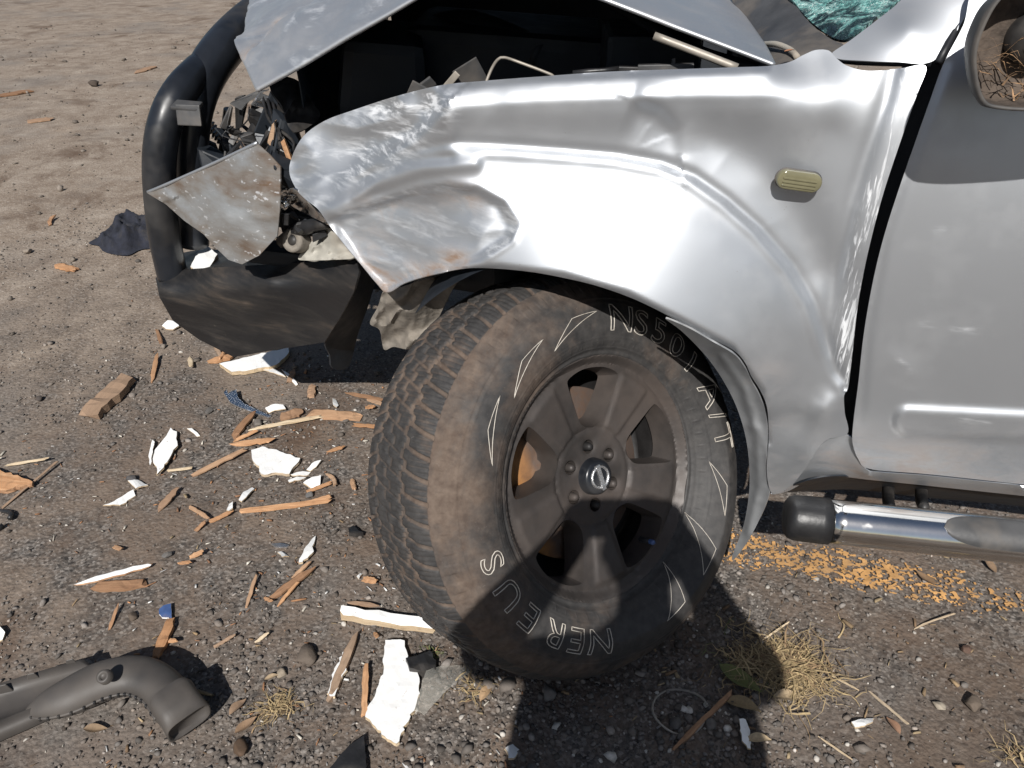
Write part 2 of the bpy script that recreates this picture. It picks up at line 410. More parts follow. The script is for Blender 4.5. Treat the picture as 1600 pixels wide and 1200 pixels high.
M_BEIGE = simple('beige_plastic', (.34, .325, .285), .6, 0, .2, 16, .15, .4, (.25, .2, .15))
M_ROD = simple('grey_stay_rod', (.30, .27, .23), .5, .3, .2, 20, .1)
M_WOOD = wood('split_orange_wood', (.58, .345, .19), (.42, .215, .105))
M_WOODBROWN = wood('weathered_brown_wood', (.40, .235, .135), (.25, .135, .075))
M_WOODPALE = wood('pale_split_wood', (.72, .60, .43), (.52, .38, .23))
M_WHITE = white_paint()
M_CLEAR = glass('clear_plastic', (.86, .88, .90), .12, 1.0)
M_LAMP = simple('smoky_lamp_lens', (.17, .158, .095), .08, 0, .15, 30, .05, .0)
M_CLOTH = simple('dark_navy_cloth', (.016, .018, .028), .95, 0, .4, 30, .5, .25, (.05, .045, .04))
M_GROUND = ground_mat()
M_STONE = vcol_mat('gravel_stone')
M_STRAW = vcol_mat('dry_plant', .8, .1)
M_YELLOW = simple('worn_yellow_road_paint', (.55, .30, .11), .8, 0, .3, 30, .4, .5, (.30, .19, .10))
M_SHATTER = shattered()
M_SEAL = simple('black_rubber_seal', (.010, .011, .014), .5, 0, .3, 20, .05)
M_BLUE = simple('blue_plastic', (.055, .10, .24), .4, 0, .3, 30, .1, .2)
M_METALBIT = simple('bright_metal', (.80, .82, .85), .2, .9, .1, 40, .1)
#@@PART2

# ------------------------------------------------------------------ the ground
def axis(lo, hi, step, far):
    a = list(np.arange(lo, hi, step)); s = step
    while a[-1] < far: s *= 1.16; a.append(a[-1] + s)
    s = step; b = [lo]
    while b[-1] > -far: s *= 1.16; b.append(b[-1] - s)
    return np.array(b[1:][::-1] + a)
gxs, gys = axis(-2.8, 2.0, .014, 400), axis(.35, 3.4, .014, 400)
GX, GY = np.meshgrid(gxs, gys)
GZ = gz(GX, GY) + fbm(GX * 14, GY * 14, 21, 3) * .003 * (1 - ss(1.8, 3.4, GY - GX * .3))
nx, ny = len(gxs), len(gys)
idx = np.arange(nx * ny).reshape(ny, nx)
quads = np.stack([idx[:-1, :-1], idx[:-1, 1:], idx[1:, 1:], idx[1:, :-1]], -1).reshape(-1, 4)
def big_mesh(name, verts, faces, k):
    me = bpy.data.meshes.new(name); verts = np.asarray(verts, np.float32); faces = np.asarray(faces, np.int32)
    me.vertices.add(len(verts)); me.vertices.foreach_set('co', verts.ravel())
    me.loops.add(faces.size); me.loops.foreach_set('vertex_index', faces.ravel())
    me.polygons.add(len(faces)); me.polygons.foreach_set('loop_start', np.arange(0, faces.size, k, dtype=np.int32))
    me.update(calc_edges=True); me.validate(); return me
ground = link('ground', big_mesh('ground', np.stack([GX, GY, GZ], -1).reshape(-1, 3), quads, 4), M_GROUND)
tag(ground, 'brown dirt and dark gravelly tarmac under the wrecked car', None, kind='structure')

# worn yellow line: flakes of paint left on the tarmac
def worn_line():
    cell = .0022; xs = np.arange(.28, 3.2, cell); vs = []; fs = []
    a = PZ(1165, 858, 0); b = PZ(1600, 940, 0)
    ys = np.arange(-.064, .064, cell); X, S = np.meshgrid(xs, ys)
    Yc = a[1] + (b[1] - a[1]) * (X - a[0]) / (b[0] - a[0]) + S
    n = .5 * fbm(X * 16, Yc * 26, 31, 4) + .55 * vnoise(X * 110, Yc * 150, 8) + .50 * vnoise(X * 230, Yc * 250, 18) + .25 * vnoise(X * 3.0, Yc * 5, 12)
    gapc = .10 * np.exp(-((S - .012 + .01 * vnoise(X * 4, X * 0, 2)) / .012) ** 2) * ss(.55, .75, X)
    on = n - gapc > (.05 + .50 * ss(.026, .066, np.abs(S)) + .12 * ss(.5, .9, X))
    ids = {}
    def vid(i, j):
        if (i, j) not in ids:
            x = xs[0] + (j - .5) * cell + .0009 * math.sin(i * 12.9 + j * 78.2); s = ys[0] + (i - .5) * cell + .0009 * math.sin(i * 39.3 + j * 11.1)
            y = a[1] + (b[1] - a[1]) * (x - a[0]) / (b[0] - a[0]) + s
            ids[i, j] = len(vs); vs.append((x, y, float(gz(x, y)) + .0055 + float(fbm(np.array(x * 14), np.array(y * 14), 21, 3)) * .004))
        return ids[i, j]
    for i, j in zip(*np.nonzero(on)): fs.append((vid(i, j), vid(i, j + 1), vid(i + 1, j + 1), vid(i + 1, j)))
    o = link('road_marking', mesh('road_marking', vs, fs), M_YELLOW)
    tag(o, 'worn flaking yellow line painted on the tarmac below the side step', None, kind='structure')
worn_line()

def stone_templates(k=14):
    bm = bmesh.new(); bmesh.ops.create_icosphere(bm, subdivisions=1, radius=1)
    base = np.array([v.co[:] for v in bm.verts]); fac = np.array([[v.index for v in f.verts] for f in bm.faces]); bm.free(); out = []
    for _ in range(k):
        s = RNG.uniform(.6, 1.25, 3); s[2] *= .65
        out.append(base * s * (1 + RNG.uniform(-.40, .30, (len(base), 1))))
    return out, fac
ST, SF = stone_templates()
def scatter_stones(name, label, X, Y, R, cols, sink=.35):
    n = len(X); kind = RNG.integers(0, len(ST), n); vs = np.zeros((n, 12, 3)); ang = RNG.uniform(0, 6.283, n)
    T = np.array(ST)[kind]; c, s = np.cos(ang)[:, None], np.sin(ang)[:, None]
    tl = RNG.normal(0, .35, n)[:, None]
    x = T[..., 0] * c - T[..., 1] * s; y = T[..., 0] * s + T[..., 1] * c; z = T[..., 2] + x * np.tanh(tl) * .5
    Z0 = gz(X, Y) + fbm(X * 14, Y * 14, 21, 3) * .002
    vs[..., 0] = X[:, None] + x * R[:, None]; vs[..., 1] = Y[:, None] + y * R[:, None]; vs[..., 2] = Z0[:, None] + (z + sink) * R[:, None]
    fs = (SF[None] + (np.arange(n) * 12)[:, None, None]).reshape(-1, 3)
    me = big_mesh(name, vs.reshape(-1, 3), fs, 3)
    a = me.color_attributes.new('col', 'FLOAT_COLOR', 'POINT'); cc = np.ones((n, 12, 4), np.float32); cc[..., :3] = cols[:, None]; a.data.foreach_set('color', cc.ravel())
    o = link(name, me, M_STONE, smooth=False); tag(o, label, None, kind='stuff'); return o
def gravel():
    n = 260000
    X = RNG.uniform(-2.7, 1.9, n); Y = .4 + RNG.uniform(0, 1, n) ** 1.35 * 3.0
    near = np.exp(-((X - .05) / .55) ** 2 - ((Y - .85) / .3) ** 2)
    dens = .45 + .5 * near + fbm(X * 1.6, Y * 1.6, 41, 4) * 1.7 + .25 * vnoise(X * 7, Y * 7, 6)
    dens *= 1 - .55 * ss(1.5, 2.6, Y - X * .25)
    dens *= 1 - .62 * ss(.35, .65, X) * ss(.6, .75, Y) * (1 - ss(1.5, 1.8, Y))
    k = RNG.uniform(0, 1, n) < np.clip(dens, .05, 1) * .42; X, Y = X[k], Y[k]; n = len(X)
    R = np.clip(RNG.lognormal(math.log(.0026), .50, n), .0010, .012)
    R = R * (1 + .5 * np.exp(-((X - .05) / .5) ** 2 - ((Y - .85) / .28) ** 2))
    b = RNG.lognormal(math.log(.145), .42, n)[:, None]; warm = RNG.uniform(0, 1, (n, 1))
    cols = b * (np.array([1.03, .95, .88]) * (1 - warm * .6) + np.array([1.08, .86, .68]) * warm * .6)
    wl = RNG.uniform(0, 1, n) < .040; cols[wl] = np.array([.62, .58, .52]) * RNG.uniform(.6, 1.1, (wl.sum(), 1))
    scatter_stones('gravel', 'loose grey gravel and grit strewn over the ground', X, Y, R, np.clip(cols, .02, .8))
    n = 4500; X = RNG.uniform(-7, 2, n); Y = 2.0 + RNG.uniform(0, 1, n) ** 1.3 * 7; R = np.clip(RNG.lognormal(math.log(.0055), .55, n), .0025, .030)
    b = RNG.lognormal(math.log(.16), .3, n)[:, None]; cols = b * np.array([1.05, .90, .76])
    scatter_stones('scattered_pebbles', 'small brown pebbles dotted over the far dirt', X, Y, R, np.clip(cols, .03, .6))
gravel()

def stone(px, py, rpx, label, col=(.15, .135, .12), seed=0):
    p = PZ(px, py, 0); d = np.linalg.norm(p - EYE); R = rpx / F_PX * d
    bm = bmesh.new(); bmesh.ops.create_icosphere(bm, subdivisions=3, radius=.86); rs = np.random.default_rng(seed + 3)
    planes = [V(rs.normal(0, 1, 3)).normalized() for _ in range(16)]
    for v in bm.verts:
        co = v.co.copy()
        for q in planes:
            k = co.dot(q) - .55
            if k > 0: co -= q * k * .95
        v.co = V((co.x * 1.1, co.y * .85, co.z * .62)) * R
    me = bpy.data.meshes.new('stone'); bm.to_mesh(me); bm.free()
    a = me.color_attributes.new('col', 'FLOAT_COLOR', 'POINT'); a.data.foreach_set('color', np.tile(np.array([*col, 1], np.float32), len(me.vertices)))
    o = link('stone', me, M_STONE); o.location = (p[0], p[1], float(gz(p[0], p[1])) + R * .42); o.rotation_euler.z = seed * 1.3
    tag(o, label, 'stone', 'single stones on the ground'); return o
STONES = [(147, 134, 10, 'dark stone alone on the dirt, farthest left of the bull bar', (.07, .055, .045)),
    (44, 395, 8, 'pale round stone on the dirt beyond the small orange stick', (.32, .27, .22)),
    (115, 407, 6, 'small grey stone close to the short orange stick on dirt', (.2, .17, .14)),
    (187, 625, 7, 'grey pebble touching the lower end of the chunky wood block', (.12, .12, .12)),
    (63, 625, 7, 'dark pebble left of the chunky wood block', (.07, .06, .055)),
    (205, 748, 10, 'dark grey stone just above the small white chip', (.075, .075, .078)),
    (327, 644, 8, 'grey stone left of the clear lens fragment', (.12, .115, .11)),
    (403, 660, 10, 'flat grey stone under the clear lens fragment', (.16, .145, .13)),
    (484, 772, 9, 'grey stone below the cluster of white slivers', (.14, .14, .14)),
    (207, 963, 10, 'brown stone above the duct, left of the blue chip', (.11, .085, .065)),
    (262, 866, 9, 'grey stone left of the short orange bit', (.13, .125, .12)),
    (480, 1027, 22, 'broad flat grey brown stone left of the white and brown shard', (.13, .105, .085)),
    (440, 1053, 11, 'pale tan stone above the small dry grass clump', (.30, .25, .19)),
    (1110, 1135, 12, 'stone in the shadow under the tyre near the looped wire', (.16, .145, .13)),
    (1467, 1103, 10, 'pale ribbed stone on dark soil at the lower right', (.38, .33, .26)),
    (1520, 1100, 16, 'brown stone right of the pale ribbed stone', (.14, .11, .085)),
    (378, 1172, 17, 'dark brown nut-like stone at the bottom left of centre', (.10, .062, .038)),
    (1510, 1014, 10, 'reddish brown stone on the soil below the yellow line', (.11, .065, .048))]
for i, (x, y, r, l, c) in enumerate(STONES): stone(x, y, r, l, c, i)

# ------------------------------------------------------------------ the car
car = empty('wrecked_car', loc=(0, 1.2, 0))
tag(car, 'crashed silver car with crumpled front wing, buckled bonnet and splayed front wheel', 'car')
car['base'] = (0, 1.2, 0)       # parts are built in place and parented with the inverse of this offset

# ---- front wing (fender)
FEND = [(452, 262), (470, 218), (505, 190), (555, 171), (620, 150), (690, 133), (760, 126), (850, 119), (950, 112), (1060, 108), (1150, 105), (1200, 103), (1233, 97), (1255, 86), (1275, 78), (1295, 79),
    (1306, 90), (1322, 102), (1350, 110), (1380, 110), (1412, 106), (1447, 104), (1432, 150), (1404, 230), (1378, 310), (1355, 400), (1340, 480), (1331, 560), (1325, 606), (1319, 618), (1320, 645), (1324, 678),
    (1288, 690), (1256, 735), (1236, 759), (1216, 771), (1204, 768), (1198, 735), (1201, 690), (1199, 640), (1189, 612), (1174, 588), (1163, 565), (1144, 546), (1100, 524), (1060, 502), (1020, 481), (980, 463), (930, 446), (880, 434), (830, 425), (780, 420), (735, 419),
    (700, 424), (660, 433), (630, 443), (605, 456), (588, 441), (565, 414), (540, 384), (513, 350), (497, 327), (478, 312), (462, 294)]
def along(pl, t):                      # points at fractions t of a polyline
    p = np.array(pl, float); L = np.r_[0, np.cumsum(np.hypot(*np.diff(p, axis=0).T))]; L /= L[-1]; return np.c_[np.interp(t, L, p[:, 0]), np.interp(t, L, p[:, 1])]
def wing_ctrl():
    c = [(1447, 104, 1.226), (1404, 230, 1.199), (1378, 310, 1.193), (1355, 400, 1.190), (1331, 560, 1.192), (1325, 606, 1.196), (1324, 678, 1.215), (1256, 735, 1.215), (1204, 768, 1.222), (1250, 640, 1.186), (1240, 700, 1.205), (1290, 640, 1.186),
        (605, 456, 1.245), (565, 414, 1.285), (513, 350, 1.335), (462, 294, 1.385), (452, 262, 1.41), (505, 190, 1.41), (620, 150, 1.32), (660, 433, 1.205),
        (480, 250, 1.385), (560, 200, 1.37), (560, 250, 1.345), (640, 210, 1.285), (500, 300, 1.35), (600, 262, 1.30), (660, 243, 1.255), (600, 300, 1.30), (600, 360, 1.285), (640, 400, 1.245), (540, 350, 1.32),
        (1275, 78, 1.262), (1295, 79, 1.262), (1350, 110, 1.2335), (1230, 96, 1.252)]
    t = np.linspace(0, 1, 13)
    top = along([(690, 133), (850, 119), (1060, 108), (1200, 103)], t)
    sh = along([(695, 166), (850, 160), (1000, 156), (1150, 154), (1300, 152)], t)
    ys = np.polyval(np.polyfit([0, .27, .5, .75, 1], [1.229, 1.2125, 1.2065, 1.2055, 1.2085], 3), t)
    for k, tt in enumerate(t):
        x, y = sh[k]; c.append((x, y, ys[k])); yt = np.interp(x, top[:, 0], top[:, 1]) if x < 1200 else 103
        if x < 1235:
            for f, d in ((.45, .0068), (.75, .0150), (1.0, .0270)): c.append((x, y + (yt - y) * f, ys[k] + d))
    rd = along([(715, 233), (800, 237), (880, 243), (960, 250), (1030, 263), (1080, 283), (1130, 318), (1180, 362), (1230, 420), (1262, 475), (1280, 530), (1305, 605)], t)
    yr = np.polyval(np.polyfit([0, .2, .4, .6, .8, 1], [1.2265, 1.2145, 1.2065, 1.1985, 1.190, 1.193], 3), t)
    lp = along([(735, 419), (780, 420), (830, 425), (880, 434), (930, 446), (980, 463), (1020, 481), (1060, 502), (1100, 524), (1144, 546), (1174, 588), (1199, 640), (1201, 690)], t)
    yl = np.polyval(np.polyfit([0, .25, .5, .75, .9, 1], [1.163, 1.120, 1.112, 1.132, 1.168, 1.192], 4), t)
    for k in range(len(t)):
        for f in (0, .25, .5, .75, 1): p = rd[k] * (1 - f) + lp[k] * f; c.append((p[0], p[1], yr[k] + (yl[k] - yr[k]) * f ** .92))
        if rd[k][0] < 1060: x = rd[k][0]; c.append((x, (rd[k][1] + np.interp(x, sh[:, 0], sh[:, 1])) / 2, .5 * (yr[k] + np.interp(x, sh[:, 0], ys)) + .0045))
    for x, y, Y in ((1110, 215, 1.2115), (1200, 205, 1.211), (1300, 205, 1.209), (1180, 290, 1.2065), (1260, 300, 1.206), (1330, 300, 1.2015), (1290, 400, 1.200), (1300, 490, 1.197)): c.append((x, y, Y))
    return c
FC = wing_ctrl()
RIDGE = [(560, 300), (600, 262), (660, 242), (715, 233), (800, 237), (880, 243), (960, 250), (1030, 263), (1080, 283), (1130, 318), (1180, 362), (1230, 420), (1262, 475), (1280, 530), (1300, 585), (1318, 612)]
TOPC = [(690, 168), (760, 163), (850, 158), (1000, 152), (1150, 150), (1250, 148), (1290, 140)]
STRIP = [(1408, 112), (1396, 160), (1368, 240), (1340, 330), (1320, 420), (1308, 500), (1304, 560), (1318, 600)]
DENT = [(520, 345), (560, 330), (640, 300), (700, 288), (745, 295), (785, 318), (806, 350), (795, 375), (760, 398), (700, 420), (640, 440), (604, 455), (560, 410)]
NOSE = [(450, 250), (505, 185), (560, 165), (640, 140), (690, 135), (690, 172), (640, 215), (570, 255), (530, 300), (505, 335), (460, 300)]
DENTEDGE = [(530, 340), (580, 318), (640, 300), (700, 289), (745, 295), (785, 318), (806, 350), (797, 374), (762, 398)]
def fend_feat(x, y):
    d, sd, al = pdist(x, y, RIDGE)
    f = -.0040 * np.exp(-((sd - 4) / 10) ** 2) + .0042 * np.exp(-((sd + 10) / 9) ** 2)
    d, sd, al = pdist(x, y, TOPC); f = f - .0012 * np.exp(-(d / 8) ** 2) * ss(0, .1, al) * (1 - ss(.85, 1, al))
    # buckle in the upper flank
    d, sd, al = pdist(x, y, [(985, 156), (1030, 172), (1058, 205), (1062, 240)])
    f = f + .0115 * np.tanh(sd / 13) * np.exp(-(d / 44) ** 2) * (1 - .75 * al) * ss(-.05, .2, al)
    d, sd, al = pdist(x, y, [(1062, 185), (1150, 225), (1240, 330), (1275, 420)]); f = f + .010 * np.exp(-(d / 46) ** 2)
    d, sd, al = pdist(x, y, [(690, 168), (705, 200), (700, 232)]); f = f - .006 * np.exp(-(d / 14) ** 2)
    # pushed-out strip beside the door gap
    d, sd, al = pdist(x, y, STRIP); f = f - .0045 * ss(14, -18, sd) * (1 - .5 * ss(.8, 1, al)) + .004 * np.exp(-((sd - 14) / 12) ** 2)
    # lower rear corner
    d, sd, al = pdist(x, y, [(1322, 612), (1290, 640), (1262, 700)]); f = f - .008 * np.exp(-(d / 24) ** 2)
    d, sd, al = pdist(x, y, [(1190, 660), (1250, 660)]); f = f + .005 * np.exp(-(d / 22) ** 2)
    # dented front
    m = pmask(x, y, DENT, 9); n = pmask(x, y, NOSE, 14)
    f = f + .020 * m + m * .012 * crumple(x / 130, y / 75, 3) + m * .0010 * fbm(x / 40, y / 14, 14, 2)
    d, sd, al = pdist(x, y, DENTEDGE); f = f - .006 * np.exp(-(d / 8) ** 2)
    f = f + n * .024 * crumple(x / 120 + .3, y / 85 + .2, 8) + n * .006 * np.maximum(0, crumple(x / 34, y / 26, 19)) * pmask(x, y, [(600, 155), (690, 140), (690, 172), (640, 215), (590, 245), (560, 230)], 20)
    d, sd, al = pdist(x, y, [(688, 170), (640, 215), (575, 255), (520, 300), (480, 312)]); f = f + .012 * np.tanh(sd / 9) * np.exp(-(d / 50) ** 2)
    d, sd, al = pdist(x, y, [(520, 330), (585, 290), (660, 262), (740, 255)]); f = f - .010 * np.exp(-(d / 13) ** 2)
    d, sd, al = pdist(x, y, [(500, 320), (560, 282), (640, 252), (700, 245)]); f = f + .008 * np.exp(-(d / 10) ** 2)
    f = f + .0004 * fbm(x / 120, y / 90, 77, 2)
    # rolled arch lip
    d, sd, al = pdist(x, y, [(700, 424), (780, 420), (880, 434), (980, 463), (1060, 502), (1144, 546), (1189, 612), (1199, 690)]); f = f + .010 * np.exp(-(d / 5) ** 2)
    d, sd, al = pdist(x, y, [(690, 133), (850, 119), (1060, 108), (1200, 103)]); f = f + .010 * np.exp(-(d / 5) ** 2)
    return f
def fend_dirt(x, y):
    d, _, _ = pdist(x, y, [(580, 395), (600, 450), (660, 428), (710, 412)]); e, _, _ = pdist(x, y, [(560, 340), (640, 315), (740, 310)])
    g, _, _ = pdist(x, y, [(1200, 600), (1215, 765), (1260, 730)])
    return 1.2 * np.exp(-(d / 24) ** 2) + .7 * np.exp(-(e / 28) ** 2) + .35 * np.exp(-(g / 40) ** 2)
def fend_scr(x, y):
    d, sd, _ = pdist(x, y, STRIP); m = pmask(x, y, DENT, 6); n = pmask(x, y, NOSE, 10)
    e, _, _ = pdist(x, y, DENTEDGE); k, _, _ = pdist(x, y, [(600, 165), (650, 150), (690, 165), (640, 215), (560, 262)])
    return .42 * m + .55 * n + .9 * np.exp(-(e / 6) ** 2) + 1.9 * np.exp(-(k / 24) ** 2)  # nose scrapes, weighted up so their white also paints its sunlit paleness
def fend_scrv(x, y):
    d, sd, _ = pdist(x, y, STRIP); return np.exp(-((sd + 12) / 10) ** 2) + .8 * np.exp(-((sd + 32) / 9) ** 2) * ss(200, 330, y)
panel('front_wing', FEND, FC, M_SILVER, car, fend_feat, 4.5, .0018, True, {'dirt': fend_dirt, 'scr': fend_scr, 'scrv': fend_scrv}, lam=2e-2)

zero = lambda x, y: np.zeros_like(x)
# ---- front door
DOOR = [(1533, -30), (1505, 40), (1474, 100), (1452, 160), (1430, 222), (1403, 300), (1381, 370), (1364, 440), (1350, 520), (1341, 600), (1334, 655), (1332, 690), (1341, 717), (1360, 733), (1450, 741), (1600, 757), (1800, 778), (1960, 795), (1960, 500), (1960, 200), (1960, -30), (1800, -30), (1650, -30)]
DC = [(1533, -30, 1.272), (1505, 40, 1.245), (1474, 100, 1.223), (1430, 222, 1.203), (1381, 370, 1.196), (1353, 520, 1.196), (1342, 655, 1.204), (1364, 733, 1.222), (1600, 757, 1.222), (1960, 795, 1.222), (1960, 500, 1.19), (1960, 200, 1.20), (1960, -30, 1.28), (1650, -30, 1.27), (1600, 100, 1.222), (1600, 250, 1.196), (1600, 400, 1.187), (1600, 560, 1.191), (1600, 690, 1.205), (1480, 400, 1.188), (1460, 560, 1.191), (1460, 690, 1.207), (1480, 250, 1.196), (1800, 100, 1.222), (1800, 400, 1.186), (1800, 690, 1.205)]
def door_feat(x, y):
    pl = [(1420, 658), (1620, 668), (1960, 686)]
    d, sd, al = pdist(x, y, pl); f = -.009 * ss(30, 14, d)
    d, sd, al = pdist(x, y, [(1400, 560), (1420, 580)]); f = f - .0012 * np.exp(-(d / 16) ** 2)
    e, sd, al = pdist(x, y, [(1474, 100), (1430, 222), (1381, 370), (1353, 520), (1342, 655)])
    return f + .004 * np.exp(-(e / 10) ** 2) + .0004 * fbm(x / 160, y / 130, 66, 2)
def door_dirt(x, y): return .75 * ss(640, 760, y) * (1 - .5 * ss(1450, 1600, x))
def door_scr(x, y):
    s = np.zeros_like(x)
    for a, b in (((1440, 505), (1458, 507)), ((1488, 512), (1530, 516)), ((1405, 560), (1430, 585)), ((1500, 655), (1545, 657)), ((1460, 360), (1475, 358))): s += .8 * np.exp(-(pdist(x, y, [a, b])[0] / 4) ** 2)
    return s
panel('front_door', DOOR, DC, M_SILVER, car, door_feat, 6, .0018, True, {'dirt': door_dirt, 'scr': door_scr}, lam=5e-2)
# inner jamb seen as a black gap between wing and door
panel('door_jamb', [(1420, 85), (1500, 40), (1520, 30), (1500, 120), (1450, 260), (1400, 420), (1380, 560), (1380, 720), (1310, 720), (1300, 600), (1310, 480), (1330, 380), (1370, 240), (1405, 130)],
      [(1420, 85, 1.34), (1510, 40, 1.34), (1450, 260, 1.285), (1380, 560, 1.265), (1380, 720, 1.27), (1310, 720, 1.27), (1310, 480, 1.265), (1370, 240, 1.29)], M_SEAL, car, None, 14, .004)
# ---- A pillar foot and its seals
panel('windscreen_pillar', [(1300, 83), (1330, 62), (1395, 12), (1440, -25), (1527, -30), (1500, 40), (1458, 95), (1400, 97), (1350, 95), (1310, 92)],
      [(1300, 83, 1.276), (1330, 62, 1.290), (1395, 12, 1.318), (1440, -25, 1.332), (1527, -30, 1.30), (1500, 40, 1.268), (1458, 95, 1.242), (1400, 97, 1.246), (1350, 95, 1.254), (1310, 92, 1.266), (1420, 45, 1.271)], M_SILVER, car, None, 6, .002, True, {'dirt': lambda x, y: zero(x, y) + .1, 'scr': zero})
tube('pillar_seal', [P3(t) for t in ((1466, 98, 1.235), (1478, 75, 1.25), (1492, 48, 1.27), (1508, 20, 1.285), (1530, -20, 1.31))], .0055, M_SEAL, car, 10)
tube('wing_gap_seal', [P3(t) for t in ((1308, 95, 1.285), (1340, 98, 1.27), (1400, 100, 1.258), (1455, 100, 1.247))], .0035, M_SEAL, car, 8)
# ---- sill under wing and door
SILLC = [(1215, 772, 1.235), (1262, 728, 1.235), (1292, 692, 1.232), (1325, 680, 1.226), (1345, 716, 1.222), (1362, 734, 1.224), (1600, 757, 1.224), (1960, 795, 1.224), (1960, 818, 1.262), (1600, 775, 1.262), (1440, 758, 1.262), (1360, 748, 1.262), (1280, 745, 1.262), (1240, 762, 1.262), (1600, 764, 1.222), (1360, 741, 1.224)]
panel('sill', [(1205, 772), (1235, 757), (1256, 732), (1288, 691), (1325, 680), (1338, 702), (1348, 722), (1362, 736), (1450, 743), (1600, 759), (1800, 780), (1960, 797), (1960, 818), (1780, 795), (1600, 775), (1440, 758), (1360, 750), (1300, 744), (1262, 752), (1230, 768)], SILLC, M_SILVER, car,
      lambda x, y: -.004 * np.exp(-(pdist(x, y, [(1262, 735), (1330, 742), (1360, 742), (1600, 764), (1960, 804)])[0] / 6) ** 2), 5, .002, True, {'dirt': lambda x, y: zero(x, y) + .7 * np.exp(-(pdist(x, y, [(1290, 712), (1340, 735)])[0] / 20) ** 2), 'scr': zero})
panel('sill_underside', [(1225, 768), (1300, 744), (1440, 758), (1600, 775), (1960, 818), (1960, 840), (1600, 792), (1450, 778), (1330, 765)], [(1225, 768, 1.30), (1440, 758, 1.28), (1960, 818, 1.28), (1960, 840, 1.40), (1600, 792, 1.42), (1450, 778, 1.42), (1330, 765, 1.40)], M_BAY, car, None, 12, .003)
for k, (x, y) in enumerate(((1388, 772), (1440, 770))):
    a, b = P3((x, y - 14, 1.36)), P3((x + 4, y + 24, 1.22)); tube('step_bracket', [a, (a + b) / 2 + V((0, 0, -.01)), b], [.012, .012, .010], M_BLACKP, car, 10)

# ---- side step tube
s0, s1 = P3((1290, 814, 1.14)), P3((1960, 896, 1.14)); s1 = V((s1.x, s0.y, s0.z)); STR = .0415
step = tube('side_step', [s0, s0.lerp(s1, .35), s0.lerp(s1, .7), s1], STR, M_CHROME, car, 40, .04)
ax = (s1 - s0).normalized()
cap = lathe('end_cap', [(0, .074), (.020, .0738), (.032, .072), (.0385, .067), (.0418, .058), (.0430, .040), (.0432, .014), (.0434, -.004), (.0420, -.004), (.041, .0)], M_BLACKP, step, 40, frame(s0, -ax))
def pad(): # oval tread pad let into the top of the step, facing up and out
    out = V((0, -math.cos(math.radians(58)), math.sin(math.radians(58)))); pts = []; fs = []; c0 = P3((1480, 822, 1.11)); x0 = c0.x; L = .36; W = .032; nu, nv = 60, 12
    for i in range(nu + 1):
        u = i / nu; w = W * min(1, max(.02, math.sqrt(max(0, 1 - (1 - min(1, u / .22)) ** 2)))) * min(1, max(.02, math.sqrt(max(0, 1 - (1 - min(1, (1 - u) / .22)) ** 2))))
        for j in range(nv + 1):
            t = (j / nv * 2 - 1); a = t * w / STR; rr = STR + .0018 * (1 - t ** 8)
            d = Quaternion(ax, a) @ out; pts.append(V((x0 + u * L, s0.y, s0.z)) + d * rr)
    for i in range(nu):
        for j in range(nv): k = i * (nv + 1) + j; fs.append((k, k + 1, k + nv + 2, k + nv + 1))
    me = mesh('tread_pad', pts, fs); o = link('tread_pad', me, M_GREYP, step); return o
pad()

# ---- side marker lamp
lc = P3((1247, 281, 1.196)); LM = frame(lc, (0.02, -1, .06), (1, 0, -.10))
def pill(name, L, H, D, mat, M, parent, rib=False):
    vs = []; fs = []; N = 48; rings = [(1, 0), (1, .55), (.97, .8), (.90, .95), (.8, 1.0), (.4, 1.0)]
    for s, d in rings:
        for k in range(N):
            a = 2 * math.pi * k / N; cx = (L - H) / 2 * (1 if math.cos(a) > 0 else -1); off = (1 - s) * H / 2
            x = cx + (H / 2 - off) * math.cos(a); y = (H / 2 - off) * math.sin(a)
            vs.append((x, y, d * D - (.25 * D if rib and s < .85 and abs(y) < H * .12 else 0)))
    for r in range(len(rings) - 1):
        for k in range(N): fs.append((r * N + k, r * N + (k + 1) % N, (r + 1) * N + (k + 1) % N, (r + 1) * N + k))
    fs.append(tuple((len(rings) - 1) * N + k for k in range(N)))
    me = mesh(name, vs, fs); me.transform(M); return link(name, me, mat, parent, True)
lamp = pill('side_marker_lamp', .067, .029, .013, M_LAMP, LM, car, False)
for _y in (-.0075, -.0025, .0030): pill('lamp_rib', .050, .0030, .0016, M_LAMP, LM @ Matrix.Translation((0, _y, .0128)), lamp)
pill('lamp_gasket', .070, .032, .003, M_GREYP, LM, lamp)
#@@PART3

# ---- front wheel, steered hard over and leaning in at the top
WC = np.array([-.00218, 1.11647, .41500]); WN = np.array([.69452, -.58986, .41195]); WU = np.array([-.31398, .26667, .91121]); WR = np.array([.64734, .76220, 0.0])
MW = Matrix(((WR[0], WU[0], WN[0], WC[0]), (WR[1], WU[1], WN[1], WC[1]), (WR[2], WU[2], WN[2], WC[2]), (0, 0, 0, 1)))   # local x right, y up, z out of the wheel
wheel = empty('front_wheel', car, tuple(WC)); wheel.matrix_parent_inverse = Matrix.Translation((0, -1.2, 0)); wheel['base'] = tuple(WC)
def wpx(x, y, a):                      # wheel-plane coordinates of a place seen at (x, y)
    d = rayv(x, y); t = ((WC + WN * a - EYE) @ WN) / (d @ WN); p = EYE + d * t - WC; return p @ WR, p @ WU
PROF = [(.222, -.020), (.226, -.006), (.231, .002), (.237, .003), (.243, .008), (.250, .0135), (.262, .0185), (.275, .0215), (.290, .0225), (.305, .0210), (.320, .0165), (.333, .0100), (.342, .0035), (.350, -.0020), (.357, -.0085), (.364, -.0165), (.371, -.0255), (.377, -.036)]
